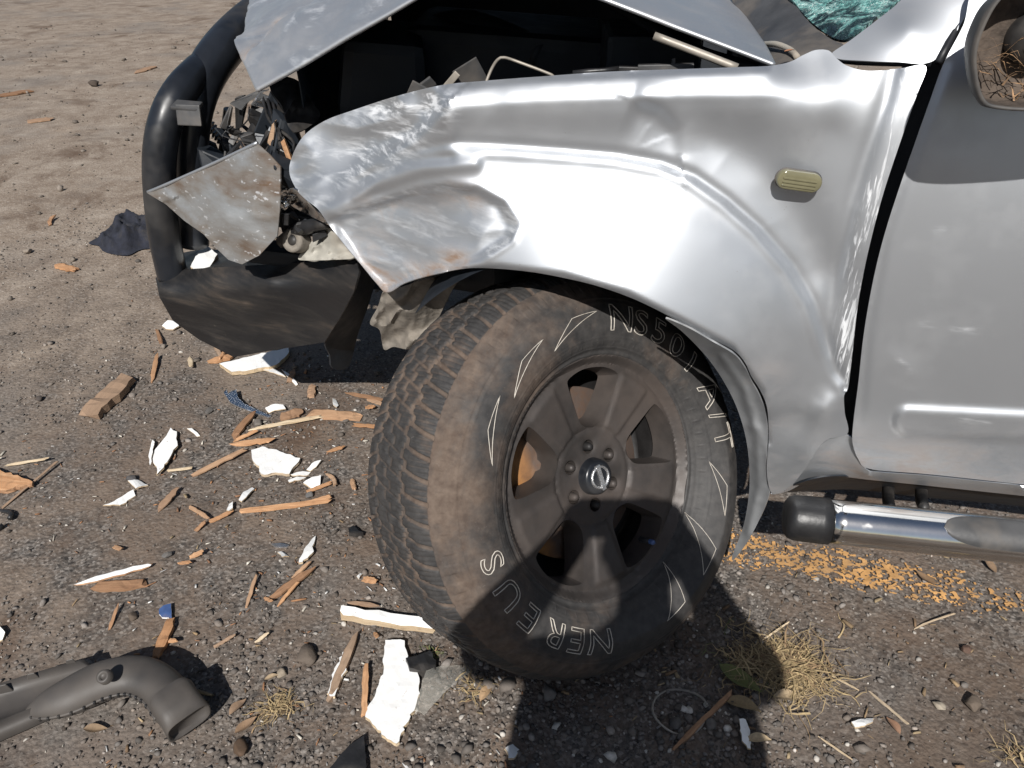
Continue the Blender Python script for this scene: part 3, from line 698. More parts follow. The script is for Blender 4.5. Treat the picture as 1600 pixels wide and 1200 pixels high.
PROFIN = [(.377, -.214), (.371, -.226), (.360, -.240), (.340, -.250), (.300, -.257), (.260, -.252), (.228, -.235)]
def bulge(phi, r):                     # the loaded part of the carcass pushes out; phi clockwise from the top
    d = (phi - math.radians(146) + math.pi) % (2 * math.pi) - math.pi
    return np.exp(-(d / math.radians(66)) ** 2) * .041 * np.clip((r - .235) / .06, 0, 1)
def ground_squash(p):
    z = p[:, 2]; lim = .006; return np.c_[p[:, 0], p[:, 1], np.where(z < lim, lim + (z - lim) * .04, z)]
def wheel_to_world(x, y, a): return WC + np.asarray(x)[:, None] * WR + np.asarray(y)[:, None] * WU + np.asarray(a)[:, None] * WN
def side_a(r): return np.interp(r, [p[0] for p in PROF], [p[1] for p in PROF])
def make_tyre():
    NA = 1300; phi = np.linspace(0, 2 * np.pi, NA, endpoint=False)
    prof = smooth_poly(PROF, .0022, False); cr = smooth_poly([(.377, -.036), (.3815, -.048), (.3845, -.07), (.3865, -.125), (.3845, -.18), (.3815, -.202), (.377, -.214)], .0030, False)[1:-1]; inn = smooth_poly(PROFIN, .012, False)
    full = np.concatenate([prof, cr, inn]); n = len(full); k0, k1 = len(prof) - 8, len(prof) + len(cr)
    R, PH = np.meshgrid(full[:, 0], phi); A, _ = np.meshgrid(full[:, 1], phi); I = np.arange(n)[None, :] * np.ones((NA, 1))
    w = (A + .125) / .1                # -1 .. 1 across the tread
    tr = (I >= k0) & (I < k1)
    s = PH * 32 / (2 * np.pi)
    g = np.zeros_like(R)
    zig = .10 * np.sign(np.sin(PH * 64)) * ss(.0, .35, np.abs(np.sin(PH * 64)))
    for c0 in (-.46, .46): g = np.maximum(g, 1 - ss(.050, .075, np.abs(w - c0 + zig * .6)))
    g = np.maximum(g, .8 * (1 - ss(.03, .075, np.abs(w + zig * .8))))
    for sg in (1, -1):
        lat = np.abs(((s + sg * .42 * w + (.25 if sg > 0 else 0)) * 2) % 1 - .5); on = (w * sg > .40)
        g = np.maximum(g, on * (1 - ss(.09, .125, lat)))
    mid = np.abs(((s * 2 + .9 * w) % 1) - .5); g = np.maximum(g, .75 * (np.abs(w) < .46) * (1 - ss(.06, .09, mid)))
    sipe = np.abs(((s * 8 + .5 * w) % 1) - .5); g = np.maximum(g, .28 * (1 - ss(.10, .2, sipe)))
    mudfill = .45 + .50 * ss(-.25, .35, fbm(np.cos(PH) * 4 + w, np.sin(PH) * 4 + w * 1.5, 55, 4))
    worn = fbm(PH * 14, w * 5, 71, 3) * .0012
    R = R - tr * (.0068 * g * mudfill - worn)
    # shoulder scallops and fine ribs on the wall
    sh = np.exp(-((R - .352) / .006) ** 2) * (I < k0); A = A - .0022 * sh * (np.abs((s * 2) % 1 - .5) < .26)
    wall = (I < k0)
    for rr, h in ((.333, .0011), (.325, .0010), (.262, .0009), (.2565, .0009), (.243, .0012)): A = A + wall * h * np.exp(-((R - rr) / .0011) ** 2)
    A = A + wall * np.exp(-((R - .250) / .004) ** 2) * .0008 * (np.abs((PH * 30 / np.pi) % 1 - .5) < .06)
    A = A + wall * .0012 * fbm(np.cos(PH) * R * 30, np.sin(PH) * R * 30, 33, 3) + np.where(I < k1, bulge(PH, R), 0)
    p = wheel_to_world((R * np.sin(PH)).ravel(), (R * np.cos(PH)).ravel(), A.ravel()); p = ground_squash(p)
    ii = np.arange(NA * n).reshape(NA, n); q = np.stack([ii[:, :-1], ii[:, 1:], np.roll(ii, -1, 0)[:, 1:], np.roll(ii, -1, 0)[:, :-1]], -1).reshape(-1, 4)
    me = big_mesh('tyre', p - WC, q, 4)
    mud = np.where(tr, -.22 + 1.0 * g, ss(.30, .36, R) * .55 - .12) + .28 * fbm(np.cos(PH) * R * 9, np.sin(PH) * R * 9, 91, 3) + .30 * np.cos(PH + 1.1) * wall
    attr(me, 'mud', mud.ravel())
    o = link('tyre', me, M_TYRE, wheel); o.matrix_parent_inverse.identity(); o['label'] = 'worn mud-caked all-terrain tyre with white outlined lettering'
    bm = bmesh.new(); bm.from_mesh(me); bmesh.ops.recalc_face_normals(bm, faces=bm.faces[:]); bm.to_mesh(me); bm.free(); me.shade_smooth()
make_tyre()
M_LETTER = simple('dirty_white_lettering', (.52, .48, .42), .7, 0, .2, 120, .1, .35, (.25, .2, .16))
def stroke_loop(paths, rad, name):     # thin raised bead along closed loops given in (r, phi)
    vs = []; fs = []
    for path in paths:
        q = np.array(path); m = len(q); r, ph = q[:, 0], q[:, 1]
        a = side_a(r) + bulge(ph, r) + .0010
        c = wheel_to_world(r * np.sin(ph), r * np.cos(ph), a)
        T = np.roll(c, -1, 0) - np.roll(c, 1, 0); T /= np.linalg.norm(T, axis=1)[:, None] + 1e-9; S = np.cross(T, WN); S /= np.linalg.norm(S, axis=1)[:, None] + 1e-9
        b = len(vs); ring = [(1, 0), (.5, .9), (-.5, .9), (-1, 0), (-.6, -1.2), (.6, -1.2)]
        for i in range(m):
            for u, v in ring: vs.append(c[i] + S[i] * u * rad + WN * v * rad)
        for i in range(m):
            j = (i + 1) % m
            for k in range(6): fs.append((b + i * 6 + k, b + i * 6 + (k + 1) % 6, b + j * 6 + (k + 1) % 6, b + j * 6 + k))
    o = link(name, mesh(name, np.array(vs) - WC, fs), M_LETTER, wheel); o.matrix_parent_inverse.identity(); return o
def text_loops(ch):
    cu = bpy.data.curves.new('t', 'FONT'); cu.body = ch; cu.size = 1; cu.fill_mode = 'NONE'; cu.resolution_u = 4; cu.offset = .034
    ob = bpy.data.objects.new('t', cu); COL.objects.link(ob); bpy.context.view_layer.update()
    me = bpy.data.meshes.new_from_object(ob.evaluated_get(bpy.context.evaluated_depsgraph_get()))
    co = [v.co.copy() for v in me.vertices]; nb = {}
    for e in me.edges: a, b = e.vertices; nb.setdefault(a, []).append(b); nb.setdefault(b, []).append(a)
    loops = []; seen = set()
    for s in nb:
        if s in seen: continue
        L = [s]; seen.add(s); cur = s
        while True:
            nx_ = [k for k in nb[cur] if k not in seen]
            if not nx_: break
            cur = nx_[0]; seen.add(cur); L.append(cur)
        loops.append([(co[k].x, co[k].y) for k in L])
    bpy.data.objects.remove(ob); bpy.data.curves.remove(cu); bpy.data.meshes.remove(me); return loops
def lettering(chars, hgt, r0):
    for ch, deg in chars:
        loops = text_loops(ch); allp = np.array([p for l in loops for p in l]); cx = (allp[:, 0].min() + allp[:, 0].max()) / 2; sy = hgt / max(.3, allp[:, 1].max() - allp[:, 1].min()); y0 = allp[:, 1].min(); sx = sy * 1.25
        paths = []
        for l in loops:
            d = densify(l, .05); paths.append([(r0 + (y - y0) * sy, math.radians(deg) + (x - cx) * sx / (r0 + hgt / 2)) for x, y in d])
        stroke_loop(paths, .00085, 'raised_letter')
lettering([('N', 208), ('E', 219), ('R', 229.5), ('E', 242), ('U', 254.5), ('S', 267.5)], .043, .270)
lettering([('N', 23), ('S', 33), ('5', 42.5), ('0', 53), ('1', 63), ('A', 78.5), ('/', 88.5), ('T', 97.5)], .047, .274)
def tri_mark(pts):
    rp = []
    for x, y in pts:
        a = .021
        for _ in range(8): p = wpx(x, y, a); r_, f_ = math.hypot(*p), math.atan2(p[0], p[1]); a = float(side_a(r_) + bulge(f_, r_))
        rp.append((min(r_, .335), f_))
    stroke_loop([[tuple(t) for t in densify(rp, .02)]], .0006, 'raised_mark')
for t in ([(932, 486), (893, 498), (866, 549)], [(848, 530), (815, 564), (803, 622)], [(781, 618), (762, 672), (769, 728)], [(1115, 722), (1134, 758), (1132, 806)], [(1104, 808), (1117, 857), (1098, 898)], [(1071, 888), (1070, 940), (1042, 970)]): tri_mark(t)

# rim: five broad spokes, D-shaped windows
OPEN0 = 14.5
def rim_a(r): return np.interp(r, [0, .05, .075, .12, .17, .205, .214, .222, .228, .232], [-.034, -.034, -.033, -.026, -.018, -.014, -.016, -.006, .001, .000])
def window_loop(k):
    c = math.radians(OPEN0 + 72 * k); pl = [(.094, 0), (.099, .17), (.112, .27), (.145, .315), (.188, .335), (.200, .305), (.206, .16), (.207, 0), (.206, -.16), (.200, -.305), (.188, -.335), (.145, -.315), (.112, -.27), (.099, -.17)]
    sm = smooth_poly([(r * math.sin(c + a), r * math.cos(c + a)) for r, a in pl], .004); return sm
def make_rim():
    out = [(.2325 * math.cos(a), .2325 * math.sin(a)) for a in np.linspace(0, 2 * np.pi, 240, endpoint=False)]
    loops = [window_loop(k) for k in range(5)]; lugs = []
    for k in range(6):
        a = math.radians(10 + 60 * k); c = (.057 * math.sin(a), .057 * math.cos(a)); lugs.append(np.array([(c[0] + .0135 * math.cos(t), c[1] + .0135 * math.sin(t)) for t in np.linspace(0, 2 * np.pi, 24, endpoint=False)]))
    v2, fs = cdt(np.array(out), .0045, loops + lugs)
    r = np.hypot(v2[:, 0], v2[:, 1]); ph = np.arctan2(v2[:, 0], v2[:, 1])
    z = rim_a(r)
    # each spoke: raised flat with a bevel on one side, shallow step round the hub
    sp = ((np.degrees(ph) - OPEN0 - 36) + 36) % 72 - 36
    z = z + .004 * (1 - ss(9, 13, np.abs(sp + 4))) * ss(.085, .10, r) * (1 - ss(.196, .206, r)) - .004 * ss(.060, .064, np.hypot(r, 0)) * (1 - ss(.083, .088, r)) * 0
    z = z - .003 * np.exp(-((r - .092) / .004) ** 2)
    for k in range(6):
        a = math.radians(10 + 60 * k); d = np.hypot(v2[:, 0] - .057 * math.sin(a), v2[:, 1] - .057 * math.cos(a)); z = z - .0025 * (1 - ss(.0135, .019, d))
    vs = [(x, y, a) for (x, y), a in zip(v2, z)]; fs = [tuple(f) for f in fs]
    for L, dep, shr in [(l, .050, .90) for l in loops] + [(l, .020, .95) for l in lugs]:
        b = len(vs); m = len(L); cx, cy = L.mean(0); za = rim_a(np.hypot(L[:, 0], L[:, 1]))
        if dep < .03: za = za - .0025
        else:
            spL = ((np.degrees(np.arctan2(L[:, 0], L[:, 1])) - OPEN0 - 36) + 36) % 72 - 36; rl = np.hypot(L[:, 0], L[:, 1])
            za = za + .004 * (1 - ss(9, 13, np.abs(spL + 4))) * ss(.085, .10, rl) * (1 - ss(.196, .206, rl))
        for (x, y), zz in zip(L, za): vs.append((x, y, zz))
        for (x, y), zz in zip(L, za): vs.append((cx + (x - cx) * (1 + shr) / 2, cy + (y - cy) * (1 + shr) / 2, zz - dep * .35))
        for (x, y), zz in zip(L, za): vs.append((cx + (x - cx) * shr, cy + (y - cy) * shr, zz - dep))
        for q in range(2):
            for i in range(m): j = (i + 1) % m; fs.append((b + q * m + i, b + q * m + j, b + (q + 1) * m + j, b + (q + 1) * m + i))
    me = mesh('rim', vs, fs); bm = bmesh.new(); bm.from_mesh(me); bmesh.ops.remove_doubles(bm, verts=bm.verts[:], dist=2e-5); bmesh.ops.recalc_face_normals(bm, faces=bm.faces[:]); bm.to_mesh(me); bm.free()
    me.transform(Matrix.Translation([-k for k in WC]) @ MW); o = link('rim', me, M_RIM, wheel); o.matrix_parent_inverse.identity(); me.set_sharp_from_angle(angle=math.radians(34)); return o
def wlathe(name, prof, mat, seg=96, off=(0, 0, 0)):
    o = lathe(name, prof, mat, wheel, seg, Matrix.Translation([-k for k in WC]) @ MW @ Matrix.Translation(off)); o.matrix_parent_inverse.identity(); return o
make_rim()
wlathe('wheel_barrel', [(.2325, .0), (.2335, -.008), (.226, -.012), (.219, -.03), (.212, -.06), (.210, -.12), (.219, -.20), (.228, -.225)], M_RIMDARK)
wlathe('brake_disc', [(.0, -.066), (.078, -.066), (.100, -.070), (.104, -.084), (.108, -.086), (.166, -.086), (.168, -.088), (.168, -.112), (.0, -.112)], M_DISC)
wlathe('hub', [(.0, -.052), (.062, -.052), (.074, -.058), (.082, -.070)], M_HUB)
bk = wlathe('dust_shield', [(.0, -.13), (.205, -.13), (.2095, -.118)], M_RIMDARK)
for k in range(6):
    a = math.radians(10 + 60 * k); wlathe('wheel_nut', [(.0, -.0265), (.005, -.027), (.0078, -.031), (.0085, -.038), (.0100, -.046), (.0100, -.055)], M_RIM if k % 3 else M_RIMDARK, 6, (.057 * math.sin(a), .057 * math.cos(a), 0))
wlathe('centre_cap', [(.0, -.013), (.024, -.0132), (.0305, -.0145), (.0330, -.018), (.0345, -.026), (.036, -.040), (.040, -.044)], M_TUBE)
wlathe('cap_emblem', [(.0178, -.0135), (.0182, -.0105), (.0203, -.0093), (.0224, -.0105), (.0228, -.0135)], M_CHROMEBADGE, 48)
def wbox(name, size, mat, loc, rot=0, bevel=.001):
    o = rbox(name, size, mat, wheel, bevel, 2, Matrix.Translation([-k for k in WC]) @ MW @ Matrix.Translation(loc) @ Matrix.Rotation(rot, 4, 'Z')); o.matrix_parent_inverse.identity(); return o
wbox('emblem_bar', (.0088, .051, .0050), M_CHROMEBADGE, (0, 0, -.0108), math.radians(2))
vx, vy = wpx(1015, 846, -.005)
wlathe('valve_stem', [(.0, .004), (.0042, .0035), (.0046, -.006), (.0055, -.007), (.0055, -.03)], M_TUBE, 16, (vx, vy, 0)); wlathe('valve_cap', [(.0, .0065), (.0044, .006), (.0052, .003), (.0052, -.004)], M_BLUE, 16, (vx, vy, 0))

# ---- wheel-arch liner torn loose behind the wheel, and the dark inside of the arch
LIN = [(1040, 498), (1075, 512), (1110, 532), (1146, 553), (1162, 572), (1174, 595), (1187, 620), (1196, 645), (1199, 690), (1196, 735), (1202, 768), (1185, 815), (1165, 850), (1147, 874), (1144, 868), (1162, 820), (1171, 760), (1168, 700), (1156, 650), (1136, 605), (1106, 560), (1068, 520)]
panel('wheel_arch_liner', LIN, [(1040, 498, 1.115), (1110, 532, 1.12), (1162, 572, 1.145), (1196, 645, 1.185), (1196, 735, 1.215), (1165, 850, 1.27), (1147, 874, 1.29), (1171, 760, 1.265), (1156, 650, 1.225), (1106, 560, 1.175), (1068, 520, 1.135)], M_LINER, car,
      lambda x, y: .008 * crumple(x / 45, y / 70, 5) - .008 * np.exp(-(pdist(x, y, [(1130, 560), (1164, 610), (1183, 680), (1186, 760), (1170, 830)])[0] / 7) ** 2), 4, .003)
def arch():
    vs = []; fs = []; n = 40; cols = [(1.17, 0), (1.30, .0), (1.50, .02), (1.72, .06)]
    for i in range(n + 1):
        a = math.radians(-12 + 150 * i / n); cxx, czz = -.05, .42; R = .41
        for Y, sh in cols: vs.append((cxx + (R - sh) * math.cos(a) * (1.0 if math.cos(a) > 0 else 1.02), Y + (.06 if math.cos(a) > .3 else 0), czz + (R - sh + .03) * math.sin(a) * .95))
    m = len(cols)
    for i in range(n):
        for j in range(m - 1): k = i * m + j; fs.append((k, k + 1, k + m + 1, k + m))
    b = len(vs); fs.append(tuple(i * m + m - 1 for i in range(n + 1)))
    link('wheel_housing', mesh('wheel_housing', vs, fs), M_BAY, car)
arch()
tube('axle_shaft', [WC - WN * .10, WC - WN * .3, WC - WN * .45 + np.array([0, .1, .02])], [.05, .035, .03], M_BAY, car)
tube('strut', [WC - WN * .25 + WU * .05, np.array([-.25, 1.5, .85])], [.03, .035], M_BAY, car, smooth_path=False)
#@@PART4

# ---- bonnet, folded up into a tent by the crash
def bonnet():
    fe = smooth_poly([P3(t)[:] for t in ((400, 142, 1.42), (386, 108, 1.50), (368, 68, 1.62), (380, 32, 1.85), (396, 0, 2.12), (414, -30, 2.72))], .02, False)
    ap = np.array([P3((763, -72, 1.36))[:], (-.30, 2.0, 1.275), (-.34, 2.72, 1.27)]); re = smooth_poly([P3(t)[:] for t in ((1212, 100, 1.33), (1192, 66, 1.5), (1170, 32, 1.7), (1146, 0, 1.93), (1112, -40, 2.72))], .02, False)
    def samp(pl, t):
        pl = np.array(pl); L = np.r_[0, np.cumsum(np.linalg.norm(np.diff(pl, axis=0), axis=1))]; L /= L[-1]; return np.stack([np.interp(t, L, pl[:, k]) for k in range(3)], -1)
    nv, nu = 150, 90; t = np.linspace(0, 1, nv); Fp, Ap, Rp = samp(fe, t), samp(ap, t), samp(re, t); rows = []
    us = np.linspace(0, 1, nu)
    for u in us: rows.append(Fp + (Ap - Fp) * u + np.array([0, 0, .035]) * math.sin(math.pi * u) * t[:, None] ** .5)
    for u in us[1:]: rows.append(Ap + (Rp - Ap) * u + np.array([0, 0, .02]) * math.sin(math.pi * u) * t[:, None] ** .5)
    G = np.array(rows); nU = len(G); U, T = np.meshgrid(np.arange(nU) / (nU - 1), t, indexing='ij')
    x, y = G[..., 0], G[..., 1]
    front = 1 - ss(.25, .5, U)
    n = front * (.030 * crumple(x * 3.6 + 1.3, y * 2.6, 23) + .006 * crumple(x * 10, y * 7, 29) + .0008 * fbm(x * 30, y * 30, 30, 2)) + .006 * crumple(x * 3, y * 2, 12) * (1 - front)
    e = np.minimum(T * 10, 1); n = n * (.10 + .90 * e)
    hole = np.exp(-(((x - -.765) / .018) ** 2 + ((y - 1.60) / .03) ** 2)); n = n - .03 * hole
    G[..., 2] += n; G[..., 0] -= n * .5 * front; G[..., 1] -= n * .3 * front
    idx = np.arange(nU * nv).reshape(nU, nv); q = np.stack([idx[:-1, :-1], idx[1:, :-1], idx[1:, 1:], idx[:-1, 1:]], -1).reshape(-1, 4)
    me = big_mesh('bonnet', G.reshape(-1, 3), q, 4)
    if me.polygons[len(me.polygons) // 2].normal.z < 0: me.flip_normals()
    d = pdist(x.ravel(), y.ravel(), [(-.78, 1.52), (-.77, 1.66)])[0]
    attr(me, 'dirt', np.zeros(nU * nv) + .12 + .8 * np.exp(-(d / .035) ** 2)); attr(me, 'scr', (front * (.12 + .45 * ss(.15, .5, crumple(x * 9, y * 7, 61)))).ravel())
    o = link('bonnet', me, [M_SILVER, M_BAY], car); m = o.modifiers.new('thickness', 'SOLIDIFY'); m.thickness = .006; m.offset = -1; m.material_offset = 1; m.material_offset_rim = 0
    o['label'] = 'buckled silver bonnet folded up into a peak'
bonnet()

# ---- engine bay
def quadsheet(name, pts, mat, parent=car, n=10, amp=.01, seed=0, thick=.004):
    a, b, c, d = [np.array(p, float) for p in pts]; vs = []; fs = []
    nr = np.cross(b - a, d - a); nr /= np.linalg.norm(nr)
    for i in range(n + 1):
        for j in range(n + 1):
            u, v = i / n, j / n; p = a * (1 - u) * (1 - v) + b * u * (1 - v) + c * u * v + d * (1 - u) * v
            vs.append(p + nr * amp * float(fbm(np.array(u * 3 + seed), np.array(v * 3.3), seed, 3)))
    for i in range(n):
        for j in range(n): k = i * (n + 1) + j; fs.append((k, k + 1, k + n + 2, k + n + 1))
    o = link(name, mesh(name, vs, fs), mat, parent); m = o.modifiers.new('thickness', 'SOLIDIFY'); m.thickness = thick; return o
quadsheet('engine_bay_floor', [(-.60, 1.82, .58), (.30, 1.42, .62), (.30, 2.75, .62), (-.80, 2.75, .58)], M_BAY)
quadsheet('far_inner_wing', [(-.80, 2.72, .55), (.34, 2.72, .55), (.34, 2.74, 1.24), (-.86, 2.72, 1.20)], M_BAY, seed=2)
quadsheet('firewall', [(.27, 1.34, .55), (.30, 2.75, .55), (.27, 2.75, 1.10), (.245, 1.34, 1.06)], M_BAY, seed=3)
quadsheet('radiator_panel', [(-.66, 1.50, .55), (-.84, 2.72, .55), (-.86, 2.72, 1.18), (-.70, 1.58, 1.05)], M_BAY, seed=4)
quadsheet('near_inner_wing', [(-.46, 1.50, .60), (.24, 1.36, .60), (.24, 1.36, .98), (-.42, 1.50, .90)], M_BAY, seed=5)
def bit(name, px, py, Y, size, rot, mat, bevel=.006, taper=None): return rbox(name, size, mat, car, bevel, 2, Matrix.Translation(P3((px, py, Y))) @ Matrix.Rotation(rot[2], 4, 'Z') @ Matrix.Rotation(rot[1], 4, 'Y') @ Matrix.Rotation(rot[0], 4, 'X'), taper)
bit('engine_cover', 800, 90, 1.95, (.46, .36, .16), (0, .06, .1), M_BAY, .03)
bit('air_box', 600, 105, 1.75, (.20, .24, .16), (.1, .1, .3), M_BAY, .025, .85)
bit('battery_box', 1010, 100, 1.70, (.18, .22, .14), (0, 0, .1), M_BAY, .012)
tube('intake_hose', [P3(t) for t in ((640, 60, 2.0), (720, 40, 1.9), (790, 60, 1.85), (850, 90, 1.8))], .035, M_BAY, car)
tube('bonnet_stay', [P3(t) for t in ((1022, 56, 1.325), (1085, 80, 1.315), (1152, 106, 1.30))], .0062, M_ROD, car, 12)
tube('pillar_hinge_bar', [P3(t) for t in ((950, 2, 1.75), (1020, 45, 1.62), (1100, 82, 1.52), (1190, 108, 1.40))], .009, M_BAY, car, 10)
tube('bent_wire', [P3(t) for t in ((757, 135, 1.33), (768, 108, 1.35), (778, 93, 1.37), (788, 90, 1.375), (810, 97, 1.38), (862, 117, 1.37), (866, 124, 1.36))], .0026, M_ROD, car, 8, .006)
for k, (x, y, Y, s, r, m) in enumerate(((652, 142, 1.40, (.03, .004, .028), (.2, .5, .2), M_GREYP), (668, 132, 1.42, (.026, .006, .02), (.5, -.6, .1), M_GREYP), (735, 118, 1.45, (.05, .004, .05), (.3, -.5, .3), M_GREYP), (700, 132, 1.42, (.012, .003, .055), (0, .75, 0), M_ROD), (1040, 106, 1.36, (.09, .012, .012), (0, -.05, 0), M_GREYP), (990, 109, 1.36, (.05, .01, .01), (0, 0, 0), M_BLACKP), (1052, 100, 1.36, (.006, .008, .016), (0, 0, 0), M_GREYP))):
    bit('broken_bracket', x, y, Y, s, r, m, .0015)
tube('ribbed_cable', [P3(t) for t in ((895, 114, 1.34), (920, 112, 1.34), (945, 110, 1.34), (965, 108, 1.35))], [.004, .005, .004, .005], M_BLACKP, car, 8)
# crushed front corner: brackets, slats and bits of lamp
FB = [(352, 205, 1.85, (.03, .05, .16), (.1, .2, .3), M_BLACKP), (372, 190, 1.80, (.012, .03, .13), (0, .25, .1), M_GREYP), (398, 150, 1.72, (.07, .02, .012), (0, -.5, .2), M_GREYP), (385, 165, 1.75, (.09, .015, .012), (.2, -.9, .2), M_BLACKP),
    (405, 185, 1.70, (.05, .03, .045), (.4, .3, .5), M_BLACKP), (392, 215, 1.66, (.035, .03, .04), (.2, -.4, .3), M_GREYP), (418, 225, 1.62, (.04, .02, .05), (.1, .6, .8), M_BLACKP), (430, 180, 1.68, (.06, .03, .10), (.1, .4, .2), M_BAY), (448, 210, 1.60, (.06, .05, .10), (.2, .2, .5), M_BAY),
    (335, 245, 1.80, (.055, .02, .11), (0, .1, .4), M_GREYP), (365, 230, 1.76, (.05, .05, .08), (.3, .3, .1), M_BAY), (440, 250, 1.52, (.02, .03, .07), (.2, .5, .1), M_BLACKP), (410, 160, 1.66, (.03, .02, .02), (.4, .4, .1), M_METALBIT), (425, 205, 1.58, (.012, .01, .05), (.1, .2, .1), M_WOOD), (446, 232, 1.50, (.010, .01, .05), (.1, -.2, .1), M_WOOD),
    (350, 262, 1.74, (.10, .06, .10), (.1, .2, .4), M_BAY), (455, 275, 1.48, (.05, .04, .06), (.3, .2, .6), M_BAY), (415, 300, 1.80, (.16, .08, .10), (.2, .1, .3), M_BAY), (475, 300, 1.66, (.08, .05, .08), (.1, .2, .3), M_BAY)]
def broken(name, x, y, Y, s, r, m, seed):
    o = bit(name, x, y, Y, s, r, m, min(s) * .15); rs = np.random.default_rng(seed); c = sum((v.co for v in o.data.vertices), V()) / len(o.data.vertices); k = rs.normal(0, .35, (3, 3))
    for v in o.data.vertices:
        d = v.co - c; q = V((d.x / s[0], d.y / s[1], d.z / s[2])); v.co = c + d * (1 + .45 * math.tanh(q.x * k[0, 0] * 3 + q.z * k[0, 1] * 3)) + V((s[0] * .30 * math.sin(3 * q.z + seed), s[1] * .3 * math.sin(4 * q.x + seed), 0))
    return o
for i, (x, y, Y, s, r, m) in enumerate(FB):
    if i in (0, 1, 4, 5, 6, 9, 10, 11): s = tuple(k * .72 for k in s)
    broken('crushed_bracket', x, y, Y, s, r, m, i)
_rs = np.random.default_rng(77)
for i in range(46):
    x, y = _rs.uniform(345, 458), _rs.uniform(160, 300)
    if y < 330 - x * .33 - 40: y += 45
    thin = _rs.uniform(.003, .009); s_ = (_rs.uniform(.008, .028), thin, _rs.uniform(.018, .060))
    broken('broken_strip', x, y, _rs.uniform(1.62, 1.76), s_, tuple(_rs.uniform(-1.2, 1.2, 3)), (M_BLACKP, M_GREYP, M_BLACKP, M_BAY, M_LINER)[_rs.integers(0, 5)], 100 + i)
for i in range(9):
    x, y, Y = _rs.uniform(360, 450), _rs.uniform(165, 280), _rs.uniform(1.52, 1.66); tube('wiring', [P3((x, y, Y)), P3((x + _rs.uniform(-20, 20), y + _rs.uniform(8, 25), Y - .02)), P3((x + _rs.uniform(-30, 30), y + _rs.uniform(20, 50), Y))], _rs.uniform(.0015, .004), M_BLACKP, car, 6)
for i in range(16):
    x, y = _rs.uniform(440, 520), _rs.uniform(312, 372)
    if y > 300 + (x - 440) * .75: broken('lamp_fragment', x, y, _rs.uniform(1.42, 1.50), (_rs.uniform(.008, .025), _rs.uniform(.003, .008), _rs.uniform(.01, .03)), tuple(_rs.uniform(-1.2, 1.2, 3)), (M_BLACKP, M_CHROME, M_GREYP, M_BEIGE)[_rs.integers(0, 4)], 300 + i)
for k in range(7): bit('grille_slat', 325 + k * 4, 192 + k * 5, 1.9 - k * .01, (.006, .05, .012), (0, .4, .2), M_BLACKP, .001)
for k, z in enumerate((-1, 0, 1)): tube('wiring', [P3((410 + 8 * k, 150 + 5 * k, 1.66)), P3((428 + 6 * z, 190, 1.60)), P3((450 - 10 * z, 225 + 6 * k, 1.54)), P3((440 + 12 * k, 262, 1.50))], .0035, M_BLACKP, car, 6)
panel('inner_wing_flap', [(418, 118), (440, 118), (468, 128), (488, 160), (500, 182), (470, 205), (452, 200), (440, 165), (425, 145)], [(418, 118, 1.62), (468, 128, 1.62), (500, 182, 1.56), (452, 200, 1.50), (440, 165, 1.54)], M_BLACKP, car, lambda x, y: .02 * crumple(x / 30, y / 30, 4), 5, .003)
# headlamp remains between nose and bull bar
panel('headlamp_reflector', [(448, 300), (462, 296), (480, 315), (500, 335), (515, 352), (500, 345), (470, 330), (452, 318)], [(448, 300, 1.42), (480, 315, 1.40), (515, 352, 1.38), (452, 318, 1.45)], M_CHROME, car, lambda x, y: .02 * crumple(x / 20, y / 20, 6), 4, .003)
panel('headlamp_housing', [(470, 395), (480, 380), (500, 372), (515, 352), (530, 362), (545, 390), (552, 403), (520, 406), (480, 407), (466, 405)], [(470, 395, 1.47), (500, 372, 1.46), (530, 362, 1.42), (552, 403, 1.40), (480, 407, 1.45)], M_BEIGE, car, lambda x, y: .022 * crumple(x / 26, y / 22, 9), 4, .004)
lathe('lamp_socket', [(.0, .012), (.012, .012), (.013, .016), (.024, .015), (.026, .010), (.026, -.02)], M_CRUMPLEDP, car, 32, frame(P3((462, 376, 1.46)), (-.2, -.9, .4)))
lathe('socket_bore', [(.0, .0135), (.0105, .0138), (.011, .010)], M_BLACKP, car, 24, frame(P3((462, 376, 1.46)), (-.2, -.9, .4)))
tube('lamp_arm', [P3((440, 378, 1.49)), P3((470, 358, 1.46)), P3((512, 348, 1.43))], [.014, .016, .012], M_BLACKP, car, 8)
for x, y, Y, s in ((440, 330, 1.52, (.07, .05, .06)), (470, 345, 1.52, (.08, .05, .05)), (430, 395, 1.56, (.20, .06, .04)), (520, 415, 1.62, (.10, .10, .08))): bit('lamp_backing', x, y, Y, s, (.1, .2, .3), M_BAY, .01)
panel('reflector_scrap', [(436, 305), (448, 296), (456, 312), (446, 328), (437, 322)], [(436, 305, 1.44), (456, 312, 1.43), (446, 328, 1.45)], M_CHROME, car, lambda x, y: .02 * crumple(x / 9, y / 9, 2), 3, .002)

